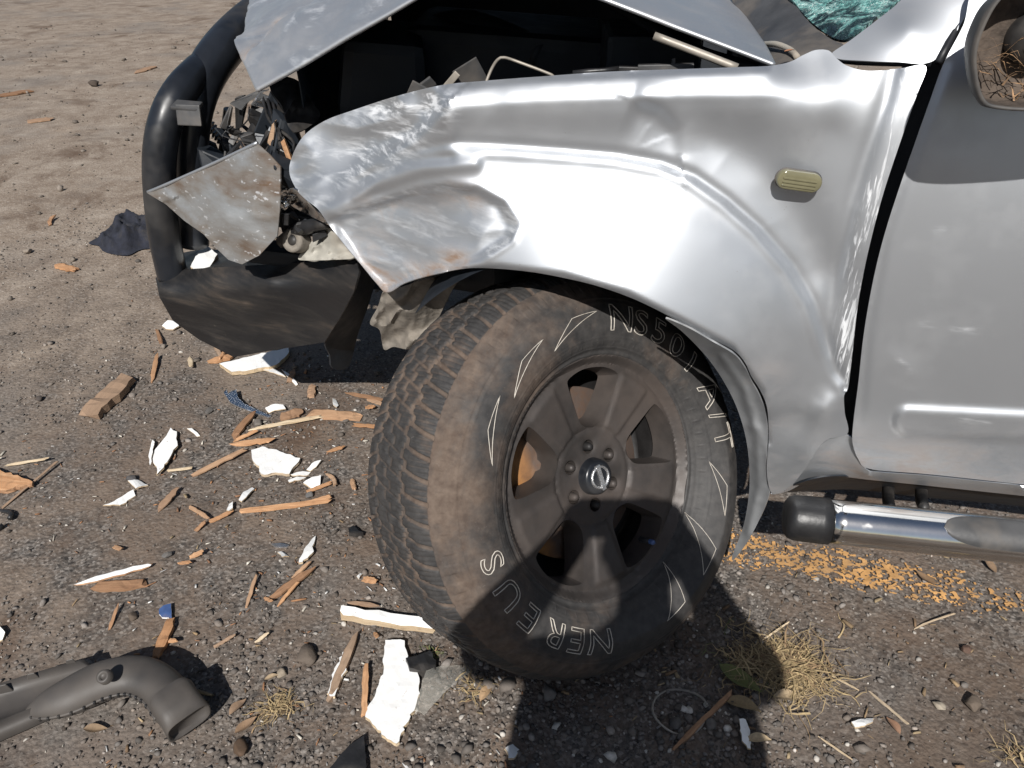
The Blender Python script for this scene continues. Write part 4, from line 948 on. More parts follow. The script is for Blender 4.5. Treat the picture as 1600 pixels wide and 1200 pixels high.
# ---- bent bumper skin
BP = [(229, 301), (258, 290), (330, 258), (402, 224), (420, 240), (438, 260), (437, 330), (433, 369), (405, 399), (378, 413), (357, 406), (338, 388), (318, 366), (288, 345), (260, 320), (240, 308)]
panel('bumper_skin', BP, [(229, 301, 1.60), (330, 258, 1.535), (402, 224, 1.49), (438, 260, 1.44), (437, 330, 1.41), (433, 369, 1.41), (378, 413, 1.43), (338, 388, 1.47), (288, 345, 1.53), (260, 320, 1.57), (330, 300, 1.49), (380, 290, 1.455), (380, 350, 1.43), (330, 340, 1.475)], M_BARE, car,
      lambda x, y: .007 * crumple(x / 70, y / 55, 2) - .008 * np.exp(-(pdist(x, y, [(262, 305), (300, 345), (350, 400)])[0] / 8) ** 2) + .007 * np.tanh((pdist(x, y, [(300, 300), (380, 270), (437, 262)])[1]) / 8) * .5, 4, .003, False)
tube('bumper_flange', [P3(t) for t in ((231, 300, 1.60), (258, 289, 1.575), (330, 257, 1.532), (402, 223, 1.488))], .0035, M_SILVER, car, 8)

# ---- bull bar: tubes, bracket, steel wing and tray
bar = tube('bull_bar', [P3(t) for t in ((520, -62, 2.75), (480, -35, 2.52), (430, 2, 2.26), (378, 45, 2.04), (338, 90, 1.89), (315, 132, 1.81), (303, 180, 1.77), (299, 240, 1.75), (300, 300, 1.75), (302, 380, 1.75))], [.050, .050, .050, .050, .049, .046, .042, .040, .040, .040], M_TUBE, car, 28)
tube('bar_outer_tube', [P3(t) for t in ((312, 108, 1.83), (284, 140, 1.73), (262, 180, 1.68), (250, 235, 1.655), (250, 300, 1.655), (257, 370, 1.665), (270, 432, 1.68))], [.036, .038, .038, .038, .038, .038, .038], M_TUBE, bar, 28)
bm_ = Matrix.Translation(P3((292, 165, 1.66)))
rbox('bar_bracket', (.062, .035, .008), M_GREYP, bar, .0025, 2, bm_ @ Matrix.Rotation(.25, 4, 'X') @ Matrix.Rotation(.05, 4, 'Y')); rbox('bar_bracket', (.058, .006, .045), M_GREYP, bar, .0025, 2, Matrix.Translation(P3((295, 180, 1.645))) @ Matrix.Rotation(-.2, 4, 'X'))
panel('bar_wing', [(243, 434), (252, 429), (300, 420), (420, 413), (500, 409), (556, 404), (561, 424), (553, 456), (534, 492), (507, 535), (440, 545), (365, 558), (310, 530), (270, 501), (249, 464)],
      [(243, 434, 1.68), (300, 420, 1.66), (420, 413, 1.57), (556, 404, 1.44), (250, 446, 1.63), (330, 440, 1.575), (420, 436, 1.515), (555, 426, 1.405), (365, 558, 1.60), (507, 535, 1.50), (270, 501, 1.645), (430, 500, 1.545), (340, 500, 1.595), (520, 480, 1.455)], M_BLACKSTEEL, bar, lambda x, y: .004 * fbm(x / 60, y / 40, 4, 2), 5, .005, False)
panel('bar_tray', [(246, 430), (262, 405), (300, 392), (350, 390), (420, 396), (500, 398), (554, 402), (540, 407), (420, 414), (300, 421)], [(246, 430, 1.69), (262, 405, 1.78), (300, 392, 1.84), (420, 396, 1.70), (554, 402, 1.47), (420, 414, 1.575), (300, 421, 1.665)], M_BLACKSTEEL, bar, lambda x, y: .004 * fbm(x / 40, y / 20, 9, 2), 6, .004)
panel('bar_end_plate', [(557, 404), (585, 430), (578, 470), (560, 520), (545, 572), (520, 576), (516, 556), (509, 534), (536, 492), (555, 456), (562, 424)], [(557, 404, 1.445), (585, 430, 1.62), (545, 572, 1.62), (520, 576, 1.57), (509, 534, 1.51), (555, 456, 1.435), (578, 470, 1.62)], M_BAY, bar, None, 6, .006)
quadsheet('underbody_panel', [(-.45, 1.72, .46), (-.40, 2.6, .46), (-1.0, 2.6, .40), (-.80, 1.80, .42)], M_BAY, seed=7)
# crumpled inner plastic hanging in front of the tyre
panel('torn_inner_liner', [(600, 456), (625, 449), (665, 436), (705, 427), (730, 425), (712, 445), (698, 470), (678, 510), (655, 535), (640, 546), (615, 542), (600, 546), (593, 516), (578, 505), (590, 480)], [(600, 456, 1.36), (665, 436, 1.30), (730, 425, 1.27), (698, 470, 1.34), (640, 546, 1.42), (600, 546, 1.42), (578, 505, 1.41)], M_CRUMPLEDP, car, lambda x, y: .050 * crumple(x / 46 + y / 90, y / 60, 7) + .006 * crumple(x / 14, y / 26, 17), 3.0, .003)
# ---- scuttle and windscreen
panel('scuttle_panel', [(1135, -30), (1225, -30), (1245, 10), (1270, 40), (1300, 62), (1318, 70), (1292, 82), (1262, 92), (1230, 100), (1205, 104), (1180, 60)], [(1135, -30, 1.95), (1225, -30, 1.75), (1270, 40, 1.52), (1318, 70, 1.40), (1262, 92, 1.36), (1205, 104, 1.38), (1180, 60, 1.6)], M_GREYP, car, lambda x, y: .004 * crumple(x / 40, y / 40, 3), 6, .004)
tube('scuttle_hose', [P3(t) for t in ((1190, 70, 1.52), (1212, 69, 1.46), (1235, 78, 1.41), (1246, 90, 1.37))], .005, M_BEIGE, car, 8)
panel('windscreen', [(1222, -40), (1245, 8), (1272, 38), (1305, 60), (1330, 58), (1365, 30), (1400, 4), (1450, -40)], [(1222, -40, 1.78), (1245, 8, 1.62), (1272, 38, 1.54), (1305, 60, 1.45), (1330, 58, 1.42), (1400, 4, 1.50), (1450, -40, 1.58)], M_SHATTER, car, lambda x, y: .012 * crumple(x / 40, y / 30, 11), 4, .005)
# dead leaves drifted into the scuttle corner
# ---- door mirror, glass gone
def mirror():
    rim = smooth_poly([(1519, 108), (1523, 66), (1546, 14), (1572, -16), (1602, -40), (1660, -66), (1840, -80), (1885, -40), (1880, 40), (1860, 110), (1790, 155), (1640, 174), (1556, 172), (1530, 157)], 8)
    c = rim.mean(0); vs = []; fs = []; n = len(rim)
    def lay(s, Y): q = c + (rim - c) * s; vs.extend(PY(q[:, 0], q[:, 1], Y))
    # outer shell back to front, then the open face and the inner bowl
    for s, dY in ((.45, .125), (.68, .115), (.84, .085), (.94, .045), (.995, .012), (.99, .002), (.96, 0.0), (.945, .006), (.93, .03), (.88, .062), (.70, .075), (.3, .078)):
        q = c + (rim - c) * s; base = PY(q[:, 0], q[:, 1], np.full(n, 1.03)); vs.extend(base + np.array([0.0, dY, -.12 * dY]))
    L = 12
    for r in range(L - 1):
        for k in range(n): fs.append((r * n + k, r * n + (k + 1) % n, (r + 1) * n + (k + 1) % n, (r + 1) * n + k))
    fs.append(tuple(range(n))); fs.append(tuple((L - 1) * n + k for k in range(n)))
    me = mesh('door_mirror', vs, fs); o = link('door_mirror', me, [M_GREYP, simple('dusty_mirror_bowl', (.055, .042, .033), .9, 0, .5, 40, .5, .5, (.14, .105, .08))], car)
    for p in me.polygons:
        if min(p.vertices) >= 7 * n: p.material_index = 1
    bm = bmesh.new(); bm.from_mesh(me); bmesh.ops.recalc_face_normals(bm, faces=bm.faces[:]); bm.to_mesh(me); bm.free()
    a, b = P3((1690, 120, 1.13)), P3((1670, 150, 1.215)); tube('mirror_arm', [a, (a + b) / 2, b], [.022, .022, .030], M_GREYP, o, 20)
    lathe('mirror_motor', [(.0, .012), (.018, .012), (.020, .006), (.030, .004), (.032, -.02)], M_BLACKP, o, 32, frame(P3((1622, 60, 1.09)), (0, -1, .1)))
mirror()

# ------------------------------------------------------------------ loose things on the ground
def on_ground(px, py, z=0.0):
    p = PZ(px, py, z); return p
def local(o, me, c):
    me.transform(Matrix.Translation([-k for k in c])); o.location = c
def shard(name, label, cat, poly, thick, mats, group, lift=.006, jag=.0022, seed=0, step=6, zbase=None):
    """flat broken piece: outline traced on the ground, real thickness, ragged edge, slight warp"""
    rs = np.random.default_rng(seed + 100)
    g0 = PZ(*np.mean(poly, 0), 0); z0 = float(gz(g0[0], g0[1])) + .002 if zbase is None else zbase
    ol = densify(poly, step); v2, fs = cdt(ol, step * 1.3)
    top = PZ(v2[:, 0], v2[:, 1], z0 + thick)
    nb = len(ol); d = rs.normal(0, jag, (len(v2), 2)); e = pdist(v2[:, 0], v2[:, 1], [tuple(p) for p in ol] + [tuple(ol[0])])[0] < .5
    top[:, 0] += d[:, 0] * e; top[:, 1] += d[:, 1] * e
    c = top.mean(0); a = rs.uniform(0, 6.28); q = (top[:, 0] - c[0]) * math.cos(a) + (top[:, 1] - c[1]) * math.sin(a); rg = max(1e-4, np.ptp(q))
    top[:, 2] += lift * (q - q.min()) / rg + .15 * lift * np.cos(q / rg * 6) + fbm(top[:, 0] * 60, top[:, 1] * 60, seed, 2) * thick * .15
    bot = top.copy(); bot[:, 2] -= thick; n = len(top)
    cnt = {}
    for f in fs:
        for i in range(3): k = (f[i], f[(i + 1) % 3]); cnt[k] = 1
    side = [(a_, b_) for (a_, b_) in cnt if (b_, a_) not in cnt]
    # inset second ring on the sides so broken edges are not a single clean wall
    faces = [tuple(f) for f in fs] + [(f[2] + n, f[1] + n, f[0] + n) for f in fs]; mi = [0] * len(fs) + [1] * len(fs)
    vs = list(top) + list(bot); mids = {}
    for a_, b_ in side:
        for k in (a_, b_):
            if k not in mids: mids[k] = len(vs); m = (top[k] + bot[k]) / 2; vs.append(m + np.r_[rs.normal(0, jag * .7, 2), 0])
        faces += [(b_, a_, mids[a_], mids[b_]), (mids[b_], mids[a_], a_ + n, b_ + n)]; mi += [1, 1]
    me = mesh(name, vs, faces); o = link(name, me, mats, None, False)
    me.polygons.foreach_set('material_index', mi); bm = bmesh.new(); bm.from_mesh(me); bmesh.ops.recalc_face_normals(bm, faces=bm.faces[:]); bm.to_mesh(me); bm.free()
    local(o, me, tuple(c)); tag(o, label, cat, group); return o
def splinter(name, label, cat, p1, p2, wpx, thick, mat, group, seed=0, tip=(.35, .35), lift=.004, bend=.0, top_mat=None):
    """split length of wood: uneven section, torn ends, laid on the ground"""
    rs = np.random.default_rng(seed + 500)
    a, b = PZ(p1[0], p1[1], 0), PZ(p2[0], p2[1], 0); L = np.linalg.norm(b - a); ang = math.atan2(b[1] - a[1], b[0] - a[0]); m = (a + b) / 2
    # width: measured across in the picture, so undo the foreshortening
    nx_, ny_ = -(p2[1] - p1[1]), (p2[0] - p1[0]); l = math.hypot(nx_, ny_); h = wpx / 2
    w3 = PZ((p1[0] + p2[0]) / 2 + nx_ / l * h, (p1[1] + p2[1]) / 2 + ny_ / l * h, 0) - PZ((p1[0] + p2[0]) / 2 - nx_ / l * h, (p1[1] + p2[1]) / 2 - ny_ / l * h, 0)
    d = np.array([math.cos(ang), math.sin(ang), 0]); W = max(.0015, np.linalg.norm(w3 - d * (w3 @ d)) * (.80 if thick > .005 else .95)); W = min(W, .10)
    ns = 9; vs = []; fs = []; z0 = float(gz(m[0], m[1])) + .002
    if tip[0] == .5: tip = (rs.uniform(.0, .75), rs.uniform(.0, .75))
    for i in range(ns):
        u = i / (ns - 1); tp = 1 - tip[0] * max(0, 1 - u / .22) - tip[1] * max(0, 1 - (1 - u) / .22); tp = max(tp, .06)
        w = W * tp * (1 + rs.normal(0, .07)); t = thick * (.45 + .55 * tp) * (1 + rs.normal(0, .06)); off = rs.normal(0, W * .05) + bend * W * math.sin(math.pi * u)
        zz = lift * u
        for k, (sy, sz) in enumerate(((-.5, 0), (.5, 0), (.52, .55), (.30, 1), (-.18, .93), (-.5, .8))):
            ex = rs.normal(0, L * .012) + (rs.uniform(-.09, .09) * min(L, 4 * W) * 1.4 if i in (0, ns - 1) else 0)
            vs.append(((u - .5) * L + ex, sy * w + off, zz + sz * t * (1 + rs.normal(0, .05))))
    for i in range(ns - 1):
        for k in range(6): fs.append((i * 6 + k, i * 6 + (k + 1) % 6, (i + 1) * 6 + (k + 1) % 6, (i + 1) * 6 + k))
    fs += [tuple(range(6))[::-1], tuple((ns - 1) * 6 + k for k in range(6))]
    me = mesh(name, vs, fs); mats = [mat] + ([top_mat] if top_mat else [])
    o = link(name, me, mats, None, False); bm = bmesh.new(); bm.from_mesh(me); bmesh.ops.recalc_face_normals(bm, faces=bm.faces[:]); bm.to_mesh(me); bm.free()
    if top_mat:
        for p in me.polygons:
            if p.normal.z > .6: p.material_index = 1
    o.location = (m[0], m[1], z0); o.rotation_euler.z = ang; tag(o, label, cat, group); return o

GW, GS = 'broken wood strewn round the car', 'white painted fragments strewn round the car'
SPL = [  # p1, p2, width, thickness, material, label
    ((142, 656), (200, 600), 30, .030, M_WOODBROWN, 'thick square brown wood block lying alone on the dirt'),
    ((237, 598), (247, 558), 9, .006, M_WOOD, 'short orange stick beyond the upper end of the thick wood block'),
    ((246, 517), (254, 542), 8, .006, M_WOODBROWN, 'small brown stick just left of the bull bar wing'),
    ((10, 728), (76, 723), 4, .003, M_WOODPALE, 'thin pale straw above the orange wedge at the left edge'),
    ((3, 796), (92, 728), 3, .002, M_WOODBROWN, 'long thin twig crossing the orange wedge at the left edge'),
    ((247, 795), (277, 767), 9, .004, M_WOODBROWN, 'brown flake between the white sliver and the orange strips'),
    ((298, 741), (381, 705), 7, .005, M_WOOD, 'straight orange strip right of the large upright white shard'),
    ((262, 733), (300, 734), 4, .003, M_WOODPALE, 'thin pale stem touching the tip of the upright white shard'),
    ((361, 692), (425, 690), 10, .006, M_WOOD, 'flat orange flake just above the pale square board chip'),
    ((364, 682), (397, 648), 12, .009, M_WOODBROWN, 'brown wood chunk below the clear lens fragment'),
    ((366, 686), (400, 676), 5, .004, M_WOOD, 'narrow orange sliver under the brown chunk by the lens'),
    ((390, 669), (502, 653), 5, .005, M_WOODPALE, 'long thin pale stick ending at the flat orange board piece'),
    ((483, 645), (556, 652), 16, .012, M_WOOD, 'broad flat orange board piece between bumper shadow and tyre'),
    ((440, 650), (470, 644), 14, .012, M_WOODBROWN, 'stubby brown block left of the broad orange board piece'),
    ((328, 566), (368, 557), 9, .010, M_WOOD, 'orange stick poking out left of the white board under the bumper'),
    ((337, 541), (347, 562), 9, .012, M_WOODBROWN, 'brown upright bit behind the white board under the bumper'),
    ((355, 545), (345, 565), 6, .008, M_WOOD, 'small orange splinter crossing behind the white board under the bumper'),
    ((296, 558), (300, 577), 8, .004, M_WOODPALE, 'small tan chip left of the bumper wing tip'),
    ((452, 600), (460, 584), 10, .008, M_WOODBROWN, 'small brown bit on top of the white triangle chip'),
    ((486, 620), (488, 606), 15, .014, M_WOODBROWN, 'brown wood lump at the corner of the bumper shadow'),
    ((376, 797), (514, 786), 9, .006, M_WOOD, 'longest orange splinter, lying level in the middle of the debris'),
    ((468, 788), (516, 778), 6, .005, M_WOOD, 'orange splinter on top of the right end of the longest one'),
    ((297, 790), (326, 813), 7, .005, M_WOOD, 'orange splinter slanting down left of the longest one'),
    ((329, 812), (365, 802), 6, .004, M_WOOD, 'small orange splinter between the slanting one and the longest one'),
    ((305, 828), (322, 818), 5, .003, M_WOODBROWN, 'short brown splinter under the slanting orange one'),
    ((510, 738), (524, 760), 8, .006, M_WOOD, 'curled orange chip beside the dark bits near the tyre'),
    ((482, 764), (518, 756), 5, .004, M_WOOD, 'thin orange splinter below the white cluster near the tyre'),
    ((549, 746), (554, 767), 8, .005, M_WOOD, 'small upright orange chip close to the tyre tread'),
    ((512, 703), (537, 701), 5, .004, M_WOOD, 'tiny orange splinter in the middle of the bare patch near the tyre'),
    ((150, 915), (228, 912), 20, .010, M_WOODBROWN, 'flat brown board piece under the white spear'),
    ((297, 869), (319, 866), 8, .006, M_WOOD, 'short square orange bit right of a grey stone'),
    ((278, 878), (300, 882), 6, .004, M_WOOD, 'small orange chip under the short square bit'),
    ((178, 852), (190, 862), 8, .004, M_WOOD, 'small orange flake above the white spear'),
    ((385, 948), (402, 904), 6, .005, M_WOOD, 'slim upright orange splinter left of the brown splinter bundle'),
    ((420, 938), (490, 893), 12, .007, M_WOODBROWN, 'wide brown splinter of the bundle below the white wedge'),
    ((434, 946), (466, 915), 5, .004, M_WOOD, 'narrow orange splinter lying along the wide brown one'),
    ((414, 934), (426, 945), 5, .004, M_WOOD, 'tiny orange stub at the lower end of the brown bundle'),
    ((459, 902), (484, 884), 6, .005, M_WOOD, 'orange splinter between the white wedge and the brown bundle'),
    ((544, 941), (590, 951), 8, .006, M_WOODBROWN, 'brown sliver lying along the pale plank under the tyre'),
    ((569, 1120), (573, 1046), 12, .008, M_WOOD, 'upright orange lath left of the largest white board piece'),
    ((586, 988), (590, 1000), 7, .004, M_WOOD, 'small orange chip above the orange lath'),
    ((244, 1026), (268, 968), 18, .012, M_WOOD, 'orange lath sticking up behind the black duct'),
    ((262, 1000), (278, 1006), 8, .006, M_WOOD, 'short orange offcut right of the lath behind the duct'),
    ((568, 905), (588, 914), 12, .008, M_WOOD, 'orange chip touching the tyre beside a white sliver'),
    ((170, 980), (186, 947), 5, .003, M_WOODBROWN, 'thin brown stick above the black duct'),
    ((336, 1010), (370, 997), 5, .003, M_WOODBROWN, 'thin brown stick right of the lath behind the duct'),
    ((400, 1003), (420, 995), 5, .003, M_WOODPALE, 'short tan stick above the broad flat stone'),
    ((90, 416), (119, 424), 11, .010, M_WOOD, 'short orange stick alone on the far dirt'),
    ((45, 190), (83, 186), 6, .010, M_WOODBROWN, 'brown stick far off on the dirt below the dark stone'),
    ((0, 150), (46, 143), 6, .012, M_WOODBROWN, 'dark stick at the left edge of the far dirt'),
    ((78, 352), (88, 340), 6, .008, M_WOODBROWN, 'small curled brown bark on the far dirt'),
    ((212, 114), (240, 105), 6, .010, M_WOODBROWN, 'dark twig on far dirt left of the bull bar tube'),
    ((575, 622), (600, 636), 7, .006, M_WOOD, 'orange splinter beside the tyre at the edge of the car shadow'),
    ((572, 634), (585, 640), 9, .006, M_WOOD, 'orange chip right of the broad orange board piece'),
    ((540, 612), (598, 628), 6, .006, M_WOODBROWN, 'long brown twig running out of the car shadow to the tyre'),
    ((553, 662), (586, 670), 6, .004, M_WOOD, 'thin orange splinter by the tyre below the broad board piece'),
    ((1052, 1172), (1142, 1085), 11, .010, M_WOODBROWN, 'dark stick in the shadow leading to the big grass tuft'),
    ((1190, 1000), (1232, 976), 3, .002, M_WOODPALE, 'thin pale stem above the big dry grass tuft'),
    ((1430, 980), (1490, 962), 3, .002, M_WOODPALE, 'thin curved straw right below the yellow line'),
    ((1280, 1150), (1330, 1192), 3, .002, M_WOODPALE, 'thin straw at the bottom right on bare soil'),
    ((1360, 1080), (1415, 1135), 4, .002, M_WOODPALE, 'forked straw right of the big dry grass tuft'),
    ((1300, 1055), (1340, 1083), 3, .002, M_WOODPALE, 'straight straw just right of the big dry grass tuft')]
for i, (a, b, w, t, m, l) in enumerate(SPL): splinter('wood_splinter', l, 'wood', a, b, w, t, m, GW, i, (.15, .2) if t > .011 else (.5, .55), .012 if t < .01 else .003, bend=.6 if 'curled' in l or 'curved' in l else 0)
shard('wood_wedge', 'ragged orange wood wedge cut off by the left edge of the picture', 'wood', [(-30, 728), (0, 736), (28, 745), (54, 756), (30, 762), (0, 766), (-30, 768)], .012, [M_WOOD, M_WOODBROWN], GW, seed=1)
splinter('painted_spear', 'long white spear-shaped splinter with orange tip above the flat brown piece', 'wood', (121, 911), (236, 884), 10, .006, M_WOOD, GS, 91, (.8, .4), .006, 0, M_WHITE)
splinter('pale_plank', 'white topped square plank pinned under the front tyre', 'plank', (536, 960), (690, 984), 22, .022, M_WOODPALE, GW, 92, (.05, .1), .004, 0, M_WHITE)
splinter('painted_shard', 'white-backed brown bark shard left of the orange lath', 'wood', (514, 1098), (556, 996), 16, .014, M_WOODBROWN, GW, 93, (.4, .5), .006)
WP = [M_WHITE, M_WOODPALE]
WS = [  # outline, thickness, label
    ([(603, 1000), (630, 1002), (636, 1018), (640, 1032), (655, 1058), (656, 1085), (645, 1112), (630, 1143), (621, 1165), (605, 1155), (590, 1139), (572, 1120), (574, 1104), (587, 1082), (597, 1052)], .010, 'largest white board piece, pointed below, left of the black block'),
    ([(236, 712), (246, 697), (262, 684), (267, 672), (277, 678), (277, 700), (268, 716), (258, 730), (248, 743), (243, 732)], .006, 'upright white shard with pointed foot left of the orange strip'),
    ([(231, 712), (239, 690), (243, 694), (240, 705), (236, 730)], .003, 'narrow grey white flap leaning on the upright white shard'),
    ([(392, 702), (410, 697), (438, 707), (469, 719), (456, 736), (452, 742), (430, 741), (408, 743), (404, 730), (395, 722)], .009, 'pale square board chip with split wood face below the orange flake'),
    ([(342, 568), (380, 560), (450, 545), (453, 552), (433, 572), (390, 579), (362, 581)], .014, 'long white board partly under the bull bar wing'),
    ([(201, 755), (216, 752), (231, 757), (214, 767)], .004, 'small white chip at the top of the white sliver'),
    ([(162, 793), (180, 786), (209, 767), (211, 774), (188, 790)], .004, 'slim white sliver left below the small white chip'),
    ([(253, 508), (263, 503), (277, 505), (281, 512), (270, 516), (259, 513)], .004, 'small oval white chip left of the bull bar wing corner'),
    ([(413, 637), (430, 634), (443, 636), (446, 642), (420, 644)], .003, 'white flake right of the clear lens fragment'),
    ([(440, 580), (456, 589), (466, 600), (462, 602), (450, 592)], .003, 'white triangle chip below the white board under the bumper'),
    ([(293, 673), (300, 672), (312, 680), (308, 682)], .002, 'tiny white sliver right of the top of the upright shard'),
    ([(374, 784), (380, 772), (394, 761), (398, 764), (386, 780), (378, 787)], .004, 'white sliver standing above the left end of the longest splinter'),
    ([(355, 800), (358, 787), (364, 786), (365, 797), (359, 802)], .004, 'small white chip beside the left end of the longest splinter'),
    ([(454, 745), (468, 740), (485, 737), (480, 743), (458, 747)], .003, 'upper white sliver of the cluster near the tyre'),
    ([(451, 754), (464, 748), (478, 745), (470, 751), (453, 757)], .003, 'lower white sliver of the cluster near the tyre'),
    ([(474, 757), (488, 749), (503, 746), (500, 758), (486, 762)], .005, 'broad white chip of the cluster near the tyre'),
    ([(479, 733), (492, 724), (502, 722), (495, 731), (484, 735)], .003, 'topmost white flake of the cluster near the tyre'),
    ([(467, 884), (476, 862), (489, 840), (494, 838), (490, 856), (491, 864), (480, 876)], .006, 'upright white wedge above the brown splinter bundle'),
    ([(513, 1086), (522, 1050), (536, 1020), (548, 1006), (545, 1032), (532, 1065), (522, 1092)], .008, 'white paint skin on the bark shard left of the orange lath'),
    ([(520, 625), (525, 624), (529, 634), (526, 639), (521, 636)], .003, 'tiny leaf-shaped white chip in front of the tyre'),
    ([(558, 905), (563, 897), (567, 896), (561, 908)], .003, 'white sliver beside the orange chip touching the tyre'),
    ([(1329, 1131), (1345, 1124), (1366, 1121), (1363, 1129), (1350, 1137), (1334, 1140)], .005, 'white chip with notched end alone on the soil, lower right'),
    ([(1155, 1127), (1165, 1126), (1172, 1140), (1173, 1170), (1168, 1172), (1158, 1160)], .004, 'white curved chip at the edge of the shadow near bottom centre'),
    ([(-14, 985), (2, 983), (10, 990), (3, 999), (-14, 1003)], .004, 'white chip cut off by the left edge above the duct'),
    ([(790, 1172), (800, 1164), (812, 1172), (808, 1186), (795, 1190)], .006, 'white lump in the shadow at the bottom of the picture'),
    ([(436, 905 - 40), (444, 862), (452, 868), (442, 874)], .003, 'small white flake right of the metal sliver'),
    ([(447, 592), (400, 575), (395, 572), (430, 578)], .003, 'thin white edge strip at the rim of the bumper shadow')]
for i, (pl, t, l) in enumerate(WS): shard('white_shard', l, 'white fragment', pl, t, WP, GS, .010 if t < .008 else .006, .0016 if t > .005 else .0008, i, 6 if t > .005 else 5)
shard('white_chip', 'white painted wood chip lying on the bull bar tray', 'white fragment', [(297, 416), (316, 388), (322, 386), (341, 402), (324, 425), (312, 426)], .016, WP, GS, .01, .001, 77, 6, float(PY(320, 408, 1.70)[2]) - .02)
shard('plastic_block', 'black moulded plastic block against the largest white board piece', 'plastic', [(634, 1030), (648, 1026), (662, 1022), (672, 1018), (680, 1032), (681, 1046), (664, 1049), (640, 1045)], .022, [M_BLACKP, M_BLACKP], None, .004, .0006, 31)
shard('lens_fragment', 'clear curved lamp lens fragment with bright rim', 'lens fragment', [(351, 620), (356, 615), (358, 622), (364, 617), (371, 615), (373, 627), (384, 637), (402, 642), (424, 648), (420, 651), (398, 648), (376, 643), (362, 636)], .004, [M_CLEAR, M_METALBIT], None, .02, .0006, 32, 4)
shard('metal_sliver', 'bright silvery sliver above the white wedge', 'metal', [(424, 851), (440, 849), (452, 851), (448, 855), (430, 856)], .004, [M_METALBIT, M_METALBIT], None, .004, .0005, 33, 5)
shard('blue_chip', 'small blue chip with white edge above the orange lath', 'plastic', [(248, 951), (256, 946), (268, 945), (269, 968), (254, 966), (249, 959)], .004, [M_BLUE, M_WHITE], None, .006, .0005, 34, 5)
shard('plastic_fragment', 'small black plastic fragment near the tyre tread', 'plastic', [(544, 826), (552, 820), (560, 830), (568, 833), (556, 836), (546, 834)], .012, [M_BLACKP, M_BLACKP], None, .004, .0004, 35, 5)
shard('black_shard', 'black pointed plastic shard cut off by the bottom edge', 'plastic', [(505, 1212), (528, 1188), (548, 1168), (569, 1154), (572, 1185), (573, 1215)], .006, [M_BLACKP, M_BLACKP], None, .012, .0005, 36)
shard('clear_sheet', 'crinkled clear plastic sheet between the white board and the tyre', 'plastic sheet', [(650, 1128), (658, 1095), (668, 1062), (684, 1050), (712, 1040), (742, 1038), (726, 1062), (704, 1088), (676, 1122), (664, 1136)], .0015, [glass('film', (.75, .72, .62), .3, 0, .06), glass('film_edge', (.8, .78, .7), .25, 0, .22)], None, .045, .001, 37)
def ring_wire(px, py, rpx, label, mat, rad):
    c = PZ(px, py, .006); r = rpx / F_PX * np.linalg.norm(c - EYE); pts = [(c[0] + r * math.cos(a) * (1 + .08 * math.sin(2 * a)), c[1] + r * .95 * math.sin(a), .006 + .006 * math.sin(a * 2 + 1) + float(gz(c[0], c[1]))) for a in np.linspace(.3, 6.1, 26)]
    o = tube('looped_wire', np.array(pts), rad, mat, None, 8, .01); tag(o, label, 'wire'); return o
ring_wire(1062, 1108, 38, 'thin looped wire lying in the shadow under the tyre', M_ROD, .0022)
ring_wire(-16, 815, 24, 'black rubber ring at the left edge of the picture', M_BLACKP, .006)

# black intake duct
duct = empty('plastic_duct', None, tuple(PZ(170, 1080, 0))); tag(duct, 'broken black plastic air duct with bent mouth, lying at the lower left', 'air duct'); duct['base'] = tuple(PZ(170, 1080, 0))
def G(px, py, z): return PZ(px, py, z)
body = tube('duct_tube', [G(42, 1108, .028), G(66, 1100, .034), G(110, 1082, .046), G(160, 1058, .055), G(210, 1050, .058), G(248, 1066, .056), G(272, 1100, .050)], [.008, .027, .040, .042, .040, .038, .037], M_DUCT, duct, 32, .008)
for _v in body.data.vertices: _v.co.z *= .80
_c = smooth_poly(np.c_[np.array([G(42, 1108, .028), G(66, 1100, .034), G(110, 1082, .046), G(160, 1058, .055), G(210, 1050, .058), G(248, 1066, .056), G(272, 1100, .050)]), np.array([.008, .027, .040, .042, .040, .038, .037])], .02, False)
_T = np.gradient(_c[:, :3], axis=0); _S = np.cross(_T, [0, 0, 1.0]); _S /= np.linalg.norm(_S, axis=1)[:, None]; _S *= np.sign(((EYE - _c[:, :3]) * _S).sum(1))[:, None]
seam = _c[:, :3] * np.array([1, 1, .8]) + _S * _c[:, 3:4] * 1.0
tube('duct_seam', seam, .0032, M_DUCT, duct, 6, .01)
for k in range(1, len(seam) - 1): rbox('seam_clip', (.005, .005, .009), M_BLACKP, duct, .001, 1, Matrix.Translation(seam[k] + _S[k] * .002))
def mouth():
    a, b = G(270, 1092, .05), G(300, 1135, .036); ax_ = (b - a) / np.linalg.norm(b - a); up = np.array([0, 0, 1.0]); sd = np.cross(ax_, up); sd /= np.linalg.norm(sd); up = np.cross(sd, ax_)
    vs = []; fs = []; secs = [(-.012, .036, .034), (.0, .041, .038), (.03, .040, .034), (.062, .042, .030), (.062, .038, .026), (.054, .037, .025)]; n = 32
    for t, w, h in secs:
        for k in range(n):
            an = 2 * math.pi * k / n; c, s = math.cos(an), math.sin(an); c = math.copysign(abs(c) ** .55, c); s = math.copysign(abs(s) ** .55, s); vs.append(a + ax_ * t + sd * w * c + up * h * s)
    for r in range(len(secs) - 1):
        for k in range(n): fs.append((r * n + k, r * n + (k + 1) % n, (r + 1) * n + (k + 1) % n, (r + 1) * n + k))
    fs.append(tuple((len(secs) - 1) * n + k for k in range(n))); o = link('duct_mouth', mesh('duct_mouth', vs, fs), M_DUCT, duct); o['label'] = 'flattened mouth end of the duct'
mouth()
